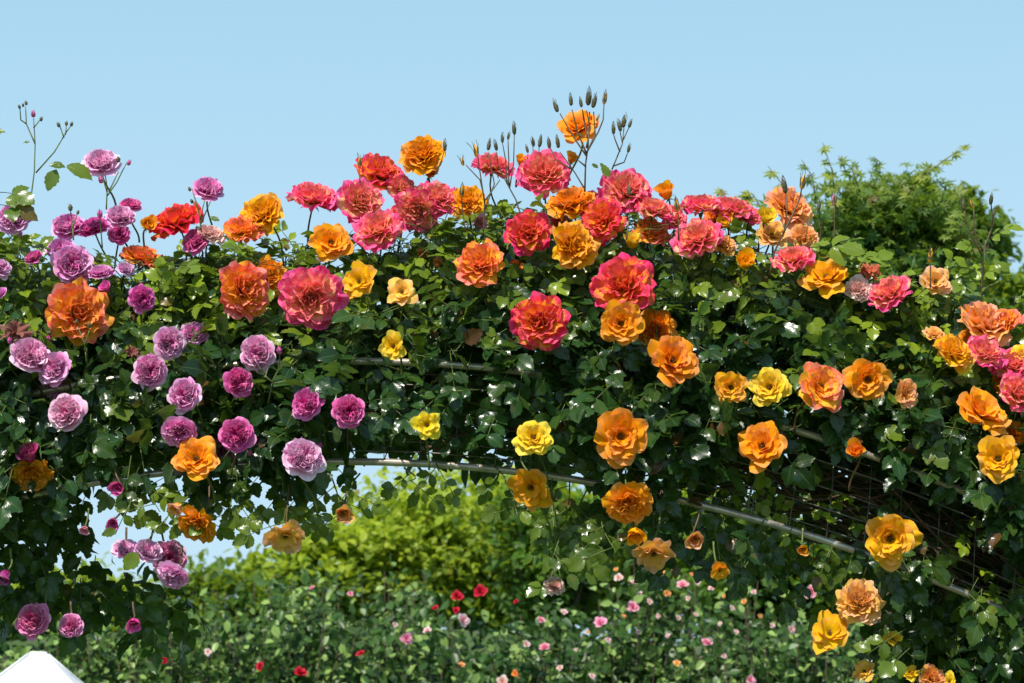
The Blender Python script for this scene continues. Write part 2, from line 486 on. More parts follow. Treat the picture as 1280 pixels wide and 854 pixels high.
def rose(px, py, r, mat, style, face, label, Y=None, az=None, stem=None, small=False, name='rose_flower', cat='rose', group=None, tint=None):
    i = COUNT.get(style, random.randrange(7)); COUNT[style] = i + 1
    out_me, hrt_me, sta_me = ROSES[style][i % len(ROSES[style])]
    rr = random.Random(int(px * 31 + py * 17))
    if Y is None: Y = front(px, py) - 0.05 - rr.uniform(0, .05)
    p = P(px, py, Y)
    el = R(FACE[face] + rr.uniform(-15, 15))
    a = R(az if az is not None else rr.uniform(-36, 36))
    ax = Vector((math.sin(a) * math.cos(el), -math.cos(a) * math.cos(el), math.sin(el)))
    q = ax.to_track_quat('Z', 'Y')
    rot = q @ Matrix.Rotation(rr.uniform(0, 6.28), 3, 'Z').to_quaternion()
    rad = r * S(Y) * {'english': 1.08, 'ruffled': 1.16, 'open': 1.1, 'simple': 1.05, 'cup': 1.15, 'wilt': 1.1, 'blob': 1.1}[style]
    base = p - ax * rad * 0.25
    if not small: BLOOMS.append((tuple(p), rad))
    t = thing(name, label, cat, base, group)
    t.rotation_euler = rot.to_euler()
    b = rr.uniform(.97, 1.05)
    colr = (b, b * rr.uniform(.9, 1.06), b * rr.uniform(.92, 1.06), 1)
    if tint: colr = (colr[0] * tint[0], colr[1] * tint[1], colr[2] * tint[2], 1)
    def part(nm, me, m):
        o = bpy.data.objects.new(nm, matmesh(me, m)); link(o, t)
        o.scale = (rad,) * 3; o.color = colr
        return o
    zs = 1.0
    part('outer_petals' if hrt_me else 'petals', out_me, M[mat])
    if hrt_me: part('heart_petals', hrt_me, M[mat])
    if sta_me: part('stamens', sta_me, M['stamen'])
    if not small:
        o = bpy.data.objects.new('calyx', CALYX); link(o, t); o.scale = (rad * .8,) * 3
        # stem in local space
        inv = Matrix.Translation(base) @ rot.to_matrix().to_4x4()
        inv = inv.inverted()
        s0 = base - ax * rad * 0.2
        if stem is None:
            if face in 'dD' or py > hoop(px) + 20: end = s0 + Vector((rr.uniform(-.03, .03), 0.06, rr.uniform(.06, .1)))
            else: end = s0 + Vector((rr.uniform(-.03, .03), 0.10, -rr.uniform(.06, .10)))
        else:
            end = P(stem[0], stem[1], Y + 0.05)
        end = s0 + (end - s0) * min(1, max(.4, r / 24))
        dd = (end - s0).length
        side = Vector((0, 0, 1)) if (face in 'dD' or py > hoop(px) + 20) else Vector((0, 0, -1))
        pts = bezier(s0, s0 - ax * dd * .4, end - side * dd * .35, end)
        mb = MB(); mb.tube([inv @ q_ for q_ in pts], 0.0017, 0.0022, 6)
        mb.build('stem', M['stem'] if rr.random() < .6 else M['redstem'], t)
    return t


# ------------------------------------------------------------------ outline of the foliage mass (photo px)
TOP = np.array([(-700, 640), (-400, 430), (-200, 345), (0, 305), (60, 348), (130, 348), (200, 335), (280, 322), (360, 322), (430, 318), (500, 305), (560, 285), (640, 276), (700, 276), (760, 272),
                (820, 292), (900, 306), (960, 312), (1020, 322), (1080, 348), (1150, 362), (1200, 388), (1280, 430), (1450, 500), (1700, 640), (2000, 860)], float)
BOT = np.array([(-700, 900), (-400, 750), (-200, 670), (0, 610), (60, 596), (150, 575), (230, 566), (330, 560), (400, 552), (470, 545), (540, 538), (600, 538), (660, 542), (750, 560), (830, 572),
                (900, 556), (960, 530), (1050, 530), (1130, 570), (1200, 622), (1280, 665), (1450, 780), (1700, 960), (2000, 1230)], float)


def top(x): return np.interp(x, TOP[:, 0], TOP[:, 1])
def bot(x): return np.interp(x, BOT[:, 0], BOT[:, 1])
def hoop(x): return 577 + 2.73e-4 * (x - 430) ** 2


def front(px, py):
    t = np.clip((py - top(px)) / 280.0, -0.3, 1)
    return float(0.20 * (1 - t) ** 2 - 0.12)


# ------------------------------------------------------------------ leaves
def leaf_template(seed, rows=10, teeth=True, wide=0.36):
    rnd = random.Random(seed)
    v = []; uv = []
    bend = rnd.uniform(.05, .35); fold = rnd.uniform(.10, .45); tw = rnd.uniform(-.25, .25)
    for i in range(rows + 1):
        t = i / rows
        w = wide * math.sin(math.pi * t ** 0.92) ** 0.85 if 0 < t < 1 else 0.0
        if teeth and 0 < i < rows: w *= 1.08 if i % 2 else 0.92
        z = -bend * t * t
        for s in (-1, 1):
            pass
        wl = w * rnd.uniform(.95, 1.05)
        wr = w * rnd.uniform(.95, 1.05)
        ang = tw * t
        for u, ww in ((-1, wl), (-.5, wl * .5), (0, 0), (.5, wr * .5), (1, wr)):
            zz = z + fold * abs(ww) * (1 - .35 * abs(u)) - 0.03 * math.sin(t * 9 + u * 2) * abs(u)
            xx = (1 if u > 0 else -1) * ww if u else 0
            v.append((xx * math.cos(ang), t - (0.03 if (teeth and i % 2 == 0 and abs(u) == 1) else 0), zz + xx * math.sin(ang)))
            uv.append((u, t))
    f = []
    for i in range(rows):
        for j in range(4):
            k = i * 5 + j
            f.append((k, k + 1, k + 6, k + 5))
    return np.array(v), np.array(f), np.array(uv)


def simple_leaf(seed, wide=.4):
    rnd = random.Random(seed); b = rnd.uniform(0, .3); fo = rnd.uniform(.1, .5)
    v = [(0, 0, 0), (-wide * .8, .35, fo * wide * .6), (0, .4, -b * .2), (wide * .8, .35, fo * wide * .6), (-wide * .7, .72, fo * wide * .5 - b * .5), (0, .75, -b * .6), (wide * .7, .72, fo * wide * .5 - b * .5), (0, 1.05, -b)]
    f = [(0, 2, 1, 1), (0, 3, 2, 2), (1, 2, 5, 4), (2, 3, 6, 5), (4, 5, 7, 7), (5, 6, 7, 7)]
    uv = [(0, 0), (-1, .35), (0, .4), (1, .35), (-1, .7), (0, .75), (1, .7), (0, 1)]
    return np.array(v, float), np.array(f), np.array(uv, float)


def maple_leaf_t(seed, lobes=7):
    rnd = random.Random(seed)
    v = [(0, 0, 0)]; uv = [(0, 0)]; f = []
    angs = np.linspace(-2.1, 2.1, lobes)
    for a in angs:
        L = (1 - 0.13 * abs(a)) * rnd.uniform(.9, 1.05)
        w = 0.13
        b = len(v)
        dx, dy = math.sin(a), math.cos(a)
        z = -rnd.uniform(.05, .35)
        v += [(dx * L * .45 - dy * w, .0 + dy * L * .45 + dx * w, z * .3), (dx * L * .45 + dy * w, dy * L * .45 - dx * w, z * .3), (dx * L, dy * L, z)]
        uv += [(-.5, .5), (.5, .5), (0, 1)]
        f += [(0, b + 1, b, b), (b, b + 1, b + 2, b + 2)]
    return np.array(v), np.array(f), np.array(uv)


LT = [leaf_template(i) for i in range(8)]
ST = [simple_leaf(i) for i in range(6)]
MT = [maple_leaf_t(i) for i in range(5)]


class Scatter:
    def __init__(self): self.items = []

    def leaf(self, pos, d, n, L, c):
        self.items.append((*pos, *d, *n, L, *c))

    def clear(self, keep=.08):
        """prune leaves that would grow through or right in front of a bloom"""
        A = np.array(self.items, float)
        c = A[:, 0:3] + A[:, 3:6] / np.linalg.norm(A[:, 3:6], axis=1, keepdims=True) * A[:, 9:10] * .5
        ok = np.ones(len(A), bool)
        for (bp, br) in BLOOMS:
            d = c - np.array(bp)
            dist = np.sqrt(d[:, 0] ** 2 + d[:, 2] ** 2)
            hit = (dist < br * 1.15) & (d[:, 1] < br * .9) & (d[:, 1] > -.25)
            ok &= ~(hit & (rng.random(len(A)) > keep))
        sx = S(0.0)
        for (x0, y0, x1, y1) in ((442, 443, 528, 464), (546, 443, 594, 464), (640, 455, 682, 474)):
            p0 = P(x0, y1, 0); p1 = P(x1, y0, 0)
            hit = (c[:, 0] > p0.x) & (c[:, 0] < p1.x) & (c[:, 2] > p0.z - .015) & (c[:, 2] < p1.z + .015) & (c[:, 1] < .04)
            ok &= ~(hit & (rng.random(len(A)) > .12))
        for (xa, xb) in ((42, 108), (150, 232), (412, 745), (850, 1062), (1156, 1218)):
            for xq in range(xa, xb, 8):
                q = P(xq, hoop(xq), 0)
                hit = (np.abs(c[:, 0] - q.x) < .008) & (c[:, 2] > q.z - .020) & (c[:, 2] < q.z + .034) & (c[:, 1] < .03)
                ok &= ~(hit & (rng.random(len(A)) > .28))
        self.items = [it for it, o_ in zip(self.items, ok) if o_]

    def bake(self, mb, templates):
        if not self.items: return
        A = np.array(self.items, float)
        pos = A[:, 0:3]; d = A[:, 3:6]; n = A[:, 6:9]; L = A[:, 9]; c = A[:, 10:13]
        d = d / np.linalg.norm(d, axis=1, keepdims=True)
        n = n - (n * d).sum(1, keepdims=True) * d
        n = n / (np.linalg.norm(n, axis=1, keepdims=True) + 1e-9)
        s = np.cross(d, n)
        idx = rng.integers(0, len(templates), len(A))
        for k, (tv, tf, tuv) in enumerate(templates):
            sel = np.where(idx == k)[0]
            if not len(sel): continue
            w = rng.uniform(.82, 1.15, len(sel))
            V = (pos[sel, None, :] + L[sel, None, None] * (tv[None, :, 0:1] * w[:, None, None] * s[sel, None, :] + tv[None, :, 1:2] * d[sel, None, :] + tv[None, :, 2:3] * n[sel, None, :]))
            m = len(tv)
            F = (tf[None] + (np.arange(len(sel)) * m)[:, None, None]).reshape(-1, 4)
            Cc = np.repeat(c[sel], m, 0)
            U = np.tile(tuv, (len(sel), 1))
            mb.add(V.reshape(-1, 3), F, Cc, U)


def unit(v):
    v = np.array(v, float); return v / (np.linalg.norm(v) + 1e-9)


def compound(sc, stalk, pos, d, n, L, pale_sunlit, k=5):
    """one rose leaf: k leaflets on a stalk"""
    d = unit(d); n = unit(np.array(n) - np.dot(n, d) * d); s = np.cross(d, n)
    pos = np.array(pos, float)
    g = np.array((0, 0, -1.0))
    tot = L * (2.6 if k == 5 else (1.7 if k == 3 else 3.5))
    def at(t): return pos + d * tot * t + g * tot * 0.14 * t * t
    var = random.random()
    def c(): return (min(1, max(0, pale_sunlit + random.uniform(-.12, .12))), min(1, max(0, var + random.uniform(-.2, .2))), random.random())
    e = at(.66)
    sc.leaf(e, d + g * .25 + rng.normal(0, .08, 3), n + rng.normal(0, .15, 3), L * 1.12, c())
    pr = {3: (.55,), 5: (.25, .58), 7: (.18, .38, .6)}[k]
    for t in pr:
        for sg in (-1, 1):
            if random.random() < .04: continue
            dd = d * .55 + s * sg * .85 + g * random.uniform(.0, .3)
            sc.leaf(at(t) + s * sg * L * .04, dd + rng.normal(0, .1, 3), n + rng.normal(0, .2, 3), L * (0.85 + .1 * random.random()) * (.85 if t < .3 else 1), c())
    if stalk is not None:
        stalk.tube([Vector(at(t)) for t in (0, .33, .68)], 0.0011, 0.0008, 3)


# ------------------------------------------------------------------ setting: ground
gm = MB()
nx = 60
xs = np.linspace(-400, 400, nx); ys = np.linspace(-60, 900, nx)
X, Yg = np.meshgrid(xs, ys, indexing='ij')
gv = np.stack([X.ravel(), Yg.ravel(), np.zeros(X.size)], 1)
gf = [(i * nx + j, (i + 1) * nx + j, (i + 1) * nx + j + 1, i * nx + j + 1) for i in range(nx - 1) for j in range(nx - 1)]
gm.add(gv, gf)
g = gm.build('ground', M['grass']); g['kind'] = 'structure'

# ------------------------------------------------------------------ the metal arch
arch = thing('rose_arch', 'wide galvanised metal garden arch with wire mesh, buried under climbing roses', 'garden arch', (0, 0, 0))


def arc(dy, Y, x0=-1800, x1=2650, step=60):
    return [P(x, hoop(x) + dy, Y) for x in range(x0, x1, step)]


def clipground(pts): return [p for p in pts if p.z > 0.0]


for dy, Y, rad in ((0, 0.0, 0.0070), (-126, -0.01, 0.0070), (-60, 0.62, 0.0082)):
    mb = MB(); mb.tube(clipground(arc(dy, Y)), rad, rad, 10); mb.build('hoop_tube', M['metal'], arch)
for dy, Y in ((-14, 0.06), (-27, 0.14), (-40, 0.03), (-52, 0.22), (-66, .04), (-80, 0.30), (-98, 0.03), (-112, .1), (-30, .38), (-50, .48)):
    mb = MB(); mb.tube(clipground(arc(dy, Y)), 0.0015, 0.0015, 5); mb.build('wire', M['wire'], arch)
for i, x in enumerate(range(-900, 2100, 46)):
    mb = MB()
    dx = random.uniform(-6, 6)
    mb.tube([P(x, hoop(x), 0.008), P(x + 4 + dx, hoop(x) - 60, 0.036), P(x + 8 + dx, hoop(x) - 126, 0.036)], 0.0012, 0.0012, 4)
    mb.build('cross_wire', M['wire'], arch)
    if i % 2 == 0:
        mb = MB(); mb.tube([P(x, hoop(x) - 2, 0.008), P(x + 10, hoop(x) - 30, .3), P(x + 18, hoop(x) - 58, 0.61)], 0.0012, 0.0012, 4)
        mb.build('cross_wire', M['wire'], arch)

# ------------------------------------------------------------------ climbing roses over the arch
PLANTS = [
    ('climbing_rose', 'climbing rose with lilac blooms, its dark foliage covering the left shoulder of the arch', -1e9, 400),
    ('climbing_rose', 'climbing rose with glossy foliage and pink rimmed orange blooms over the crown', 400, 860),
    ('climbing_rose', 'climbing rose with amber blooms whose foliage trails down the right side of the arch', 860, 1e9)]
plants = []
for nm, lb, x0, x1 in PLANTS:
    xm = {0: -600, 1: 660, 2: 1900}[len(plants)]
    b = P(xm, 427, .3); b.z = 0
    t = thing(nm, lb, 'climbing rose', b, 'climbing roses trained over the arch')
    plants.append(dict(t=t, sc=Scatter(), st=MB(), x0=x0, x1=x1))


def plant_at(px):
    x = px + random.gauss(0, 30)
    for p in plants:
        if p['x0'] <= x < p['x1']: return p


def sunlit_paleness(px, py):  # paints sunlit yellow-green into leaves near the top edge
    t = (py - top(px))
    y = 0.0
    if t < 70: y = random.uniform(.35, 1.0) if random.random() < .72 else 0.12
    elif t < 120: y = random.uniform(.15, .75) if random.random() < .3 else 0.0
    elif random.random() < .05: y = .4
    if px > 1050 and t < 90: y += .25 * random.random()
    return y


def frontleaf(px, py, Y, hang=0.0, L=None, pale_sunlit=None):
    p = plant_at(px)
    pos = P(px, py, Y)
    t = np.clip((py - top(px)) / 260, 0, 1)
    n = unit(np.array((0, -0.45 - .5 * t, 0.95 - .55 * t)) + rng.normal(0, .42, 3))
    d = unit(np.array((random.uniform(-1, 1), -0.45, random.uniform(-.9, .35) - hang)) + rng.normal(0, .15, 3))
    L = L or (random.uniform(.022, .038) if t < .35 else random.uniform(.024, .046))
    compound(p['sc'], p['st'], pos, d, n, L, sunlit_paleness(px, py) if pale_sunlit is None else pale_sunlit, random.choice((5, 5, 5, 7, 3)))


# main skin
n_done = 0
while n_done < 3700:
    px = random.uniform(-420, 1660)
    off = not (-60 < px < 1340)
    if off and random.random() < .35: continue
    tp, bt = top(px), bot(px)
    py = tp + (bt - tp) * random.random() ** 1.05 + random.uniform(-8, 6)
    thin = (430 < px < 720 and 440 < py < 600)
    if thin and random.random() < .6: continue
    if 880 < px < 1300 and py > bt - 60 and random.random() < .4: continue
    depth = random.random() ** 1.4 * 0.22
    frontleaf(px, py, front(px, py) + depth + (.0 if not thin else .0))
    n_done += 1
# inner mass, simple and dense, gives the dark interior
inner = [Scatter() for _ in plants]
k = 0
while k < 13500:
    px = random.uniform(-500, 1750)
    tp = top(px) + 14; bt = hoop(px) - (10 if px < 400 else 6)
    if px < 230: bt = bt - 6
    py = random.uniform(tp, bt)
    lo = front(px, py) + .12
    Y = random.uniform(max(lo, .10), .62)
    if py > hoop(px) - 75 and Y < .28: continue
    x = px
    j = 0 if x < 400 else (1 if x < 860 else 2)
    pos = P(px, py, Y)
    inner[j].leaf(pos, rng.normal(0, 1, 3) + np.array((0, -.2, -.4)), rng.normal(0, .6, 3) + np.array((0, -.4, .7)), random.uniform(.035, .06), (0 if random.random() < .93 else .4, random.random() * .5, random.random()))
    k += 1


# trailing shoots hanging under the arch
def trail(px0, py0, px1, py1, Y0, Y1, n, pale_sunlit=0.1, L=(.024, .038)):
    pl = plant_at(px0)
    a = P(px0, py0, Y0); b = P(px1, py1, Y1)
    m = (a + b) / 2 + Vector((random.uniform(-.03, .03), 0, random.uniform(-.01, .03)))
    pts = bezier(a, m, m, b, 8)
    pl['st'].tube(pts, 0.0018, 0.0009, 4)
    for i in range(n):
        t = (i + .6) / n
        q = a * (1 - t) ** 2 + m * 2 * t * (1 - t) + b * t * t
        sg = 1 if i % 2 else -1
        d = unit(np.array((sg * random.uniform(.4, 1), random.uniform(-.5, .3), random.uniform(-1.0, -.1))))
        nn = unit(np.array((random.uniform(-.4, .4), -0.9, random.uniform(-.1, .5))))
        compound(pl['sc'], pl['st'], q, d, nn, random.uniform(*L), pale_sunlit, random.choice((5, 5, 7)))


for a in [(150, 590, 160, 640, 5), (190, 590, 200, 640, 5), (215, 590, 205, 655, 5), (255, 595, 245, 650, 6), (300, 600, 285, 650, 5), (330, 600, 320, 640, 4), (352, 600, 352, 662, 5),
          (385, 598, 392, 652, 5), (415, 598, 425, 650, 5), (450, 592, 452, 628, 4), (505, 585, 508, 602, 2), (548, 582, 556, 600, 2), (615, 580, 630, 605, 2)]:
    trail(a[0], a[1], a[2], a[3], random.uniform(-.04, .06), random.uniform(-.20, -.08), max(2, a[4] - 2), .45)  # paler tint stands in for light coming through the hanging leaves
for a in [(690, 595, 702, 735, 8), (712, 600, 690, 700, 7), (735, 610, 722, 690, 6), (760, 620, 770, 690, 6), (668, 590, 655, 640, 4)]:
    trail(a[0], a[1], a[2], a[3], .0, random.uniform(-.18, -.02), a[4] - 1, .3)
for a in [(800, 625, 790, 680, 5), (830, 630, 840, 700, 6), (862, 630, 855, 705, 6), (890, 640, 900, 700, 5), (925, 640, 930, 705, 6), (955, 650, 950, 715, 6), (985, 660, 990, 700, 5),
          (1010, 665, 1015, 730, 6), (1040, 680, 1030, 720, 5), (820, 615, 805, 660, 4), (905, 625, 915, 690, 4)]:
    trail(a[0], a[1], a[2], a[3], random.uniform(-.03, .2), random.uniform(-.15, .1), a[4] - 1, random.choice((.0, .08, .3)))
# leaves lapping over the tube where the photograph hides it
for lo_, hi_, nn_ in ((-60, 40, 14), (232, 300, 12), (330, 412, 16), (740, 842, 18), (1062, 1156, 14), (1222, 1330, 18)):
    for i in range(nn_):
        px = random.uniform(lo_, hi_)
        frontleaf(px, hoop(px) - random.uniform(-4, 34), random.uniform(-.05, .03), .5, L=random.uniform(.028, .042), pale_sunlit=.05)
# dark drop at the left, behind the near blooms
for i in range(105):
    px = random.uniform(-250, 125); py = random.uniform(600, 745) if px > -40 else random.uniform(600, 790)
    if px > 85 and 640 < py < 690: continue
    frontleaf(px, py, random.uniform(.05, .4), .8, pale_sunlit=0.05)
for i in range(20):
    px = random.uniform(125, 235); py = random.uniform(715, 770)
    frontleaf(px, py, random.uniform(.1, .4), .8, pale_sunlit=.1)
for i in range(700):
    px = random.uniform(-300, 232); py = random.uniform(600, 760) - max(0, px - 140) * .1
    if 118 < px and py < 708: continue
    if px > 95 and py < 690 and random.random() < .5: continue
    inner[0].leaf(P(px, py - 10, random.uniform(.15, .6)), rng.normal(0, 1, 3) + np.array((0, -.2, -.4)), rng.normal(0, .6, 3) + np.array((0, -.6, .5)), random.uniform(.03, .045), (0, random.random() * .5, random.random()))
# right drop
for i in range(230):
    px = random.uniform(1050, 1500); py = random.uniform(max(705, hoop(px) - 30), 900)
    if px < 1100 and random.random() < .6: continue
    frontleaf(px, py, random.uniform(-.05, .35), .8, pale_sunlit=.05 if random.random() < .8 else .4)
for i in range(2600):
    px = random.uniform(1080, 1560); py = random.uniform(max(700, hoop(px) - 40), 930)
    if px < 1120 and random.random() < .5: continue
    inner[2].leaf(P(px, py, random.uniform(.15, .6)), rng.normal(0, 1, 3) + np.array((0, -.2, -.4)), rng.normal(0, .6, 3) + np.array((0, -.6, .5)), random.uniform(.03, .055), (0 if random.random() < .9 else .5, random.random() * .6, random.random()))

# loose shoots breaking the skyline, leaves facing the sun and coloured as sunlit
for px in range(-120, 1360, 8):
    x = px + random.uniform(-8, 8)
    if random.random() < .3: continue
    y0 = top(x) + 8
    y1 = y0 - random.uniform(5, 26)
    trail_x = x + random.uniform(-22, 22)
    pl = plant_at(x)
    Y = .08 + random.uniform(-.05, .15)
    a = P(x, y0 + 15, Y); b = P(trail_x, y1, Y - .02)
    pl['st'].tube([a, (a + b) / 2 + Vector((random.uniform(-.01, .01), 0, .005)), b], .0016, .0009, 4)
    for t in (.55, .8, 1):
        q = a * (1 - t) + b * t
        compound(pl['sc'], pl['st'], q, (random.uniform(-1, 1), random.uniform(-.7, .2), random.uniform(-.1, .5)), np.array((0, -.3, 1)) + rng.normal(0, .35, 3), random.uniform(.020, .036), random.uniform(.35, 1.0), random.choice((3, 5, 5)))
# big shoots at far right, sunlit tone put into the leaf colour
for x0, y0, x1, y1 in ((1150, 400, 1145, 365), (1190, 400, 1205, 340), (1225, 400, 1232, 300), (1100, 380, 1095, 345), (1060, 360, 1052, 322), (1260, 430, 1270, 370)):
    pl = plants[2]
    a = P(x0, y0, .1); b = P(x1, y1, .08)
    pl['st'].tube([a, b], .002, .001, 5)
    for t in np.linspace(.3, 1, 6):
        q = a * (1 - t) + b * t
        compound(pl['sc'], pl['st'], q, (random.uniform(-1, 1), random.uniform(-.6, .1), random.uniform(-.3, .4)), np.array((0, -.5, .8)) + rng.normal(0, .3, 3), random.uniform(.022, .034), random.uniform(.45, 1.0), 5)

def bake_plants():
    for j, p in enumerate(plants):
        inv = p['t'].location
        p['sc'].clear(); inner[j].clear(.0); mb = MB(); p['sc'].bake(mb, LT)
        for a in mb.v: a -= np.array(inv)
        mb.build('foliage', M['leaf'], p['t'])
        mb = MB(); inner[j].bake(mb, ST)
        for a in mb.v: a -= np.array(inv)
        mb.build('inner_foliage', M['leaf'], p['t'])
        for a in p['st'].v: a -= np.array(inv)
        o_ = p['st'].build('leaf_stalks', M['stem'], p['t'])




# canes weaving along the arch, dry ones showing at the right
def cane(pl, x0, x1, d0, d1, Y0, Y1, rad, mat, wob=8, n=26):
    pts = []
    ph = random.uniform(0, 6.3); f = random.uniform(.006, .014)
    for i in range(n):
        t = i / (n - 1); x = x0 + (x1 - x0) * t
        y = hoop(x) + d0 + (d1 - d0) * t + wob * math.sin(ph + x * f * 3) + random.uniform(-2, 2)
        pts.append(P(x, y, Y0 + (Y1 - Y0) * t + .02 * math.sin(ph * 2 + x * .02)) - pl['t'].location)
    mb = MB(); mb.tube(pts, rad, rad * .55, 6)
    return mb.build('cane', mat, pl['t'])


for i in range(10): cane(plants[0], random.uniform(-500, 0), random.uniform(150, 420), random.uniform(-90, -5), random.uniform(-120, -10), .02, .3, random.uniform(.002, .005), M['cane'])
for i in range(26): cane(plants[1], random.uniform(380, 560), random.uniform(640, 900), random.uniform(-130, -8), random.uniform(-150, -8), random.uniform(.01, .3), random.uniform(.01, .3), random.uniform(.0012, .004), random.choice((M['cane'], M['deadcane'])))
for i in range(60):
    x0 = random.uniform(820, 1050)
    cane(plants[2], x0, x0 + random.uniform(250, 650), random.uniform(-110, -6), random.uniform(-130, -8), random.uniform(.02, .35), random.uniform(.02, .35), random.uniform(.0012, .0042), random.choice((M['deadcane'], M['deadcane'], M['cane'])), wob=random.uniform(8, 26))
for i in range(46):     # short dead twigs sticking every way inside the right flank
    x0 = random.uniform(850, 1330); y0 = hoop(x0) - random.uniform(5, 95); Y0 = random.uniform(0, .15)
    p0 = P(x0, y0, Y0) - plants[2]['t'].location
    d_ = Vector((random.uniform(-1, 1), random.uniform(-.4, .3), random.uniform(-1, .5))).normalized() * random.uniform(.05, .14)
    mb = MB(); mb.tube([p0, p0 + d_ * .5 + Vector((0, 0, random.uniform(-.012, .012))), p0 + d_], .0016, .0007, 4)
    mb.build('cane', M['deadcane'], plants[2]['t'])
for i in range(60):     # a few stray lit leaves in the same flank
    x0 = random.uniform(860, 1330)
    frontleaf(x0, hoop(x0) - random.uniform(12, 90), random.uniform(-.02, .12), .4, L=random.uniform(.014, .028), pale_sunlit=random.choice((.1, .5, .9)))
# main stems down to the ground
for j, (xg, xe) in enumerate(((-1600, -300), (2500, 1400))):
    for q in range(5):
        pl = plants[0] if j == 0 else plants[2]
        n = 30; pts = []
        for i in range(n):
            t = i / (n - 1); x = xg + (xe - xg) * t + q * 30
            p_ = P(x, hoop(x) - 30 - q * 14 + 6 * math.sin(i + q), .1 + .08 * q)
            if p_.z > 0: pts.append(p_ - pl['t'].location)
        mb = MB(); mb.tube(pts, .009, .005, 7); mb.build('cane', M['cane'], pl['t'])
pl = plants[1]
for q in range(3):
    a = Vector((.1 * q, .45, 0)); b = P(640 + q * 60, 520, .45)
    # trained up the rear of the right leg: keep it short, inside the foliage
    mb = MB(); mb.tube([P(620 + q * 80, 520, .4) - pl['t'].location, P(700 + q * 70, 450, .42) - pl['t'].location, P(800 + q * 40, 470, .5) - pl['t'].location], .006, .004, 6)
    mb.build('cane', M['cane'], pl['t'])

# ------------------------------------------------------------------ the roses, one by one
GL = 'lilac roses on the left of the arch'
GB = 'pink rimmed roses on the arch'
GO = 'orange and amber roses on the arch'
GY = 'yellow roses on the arch'
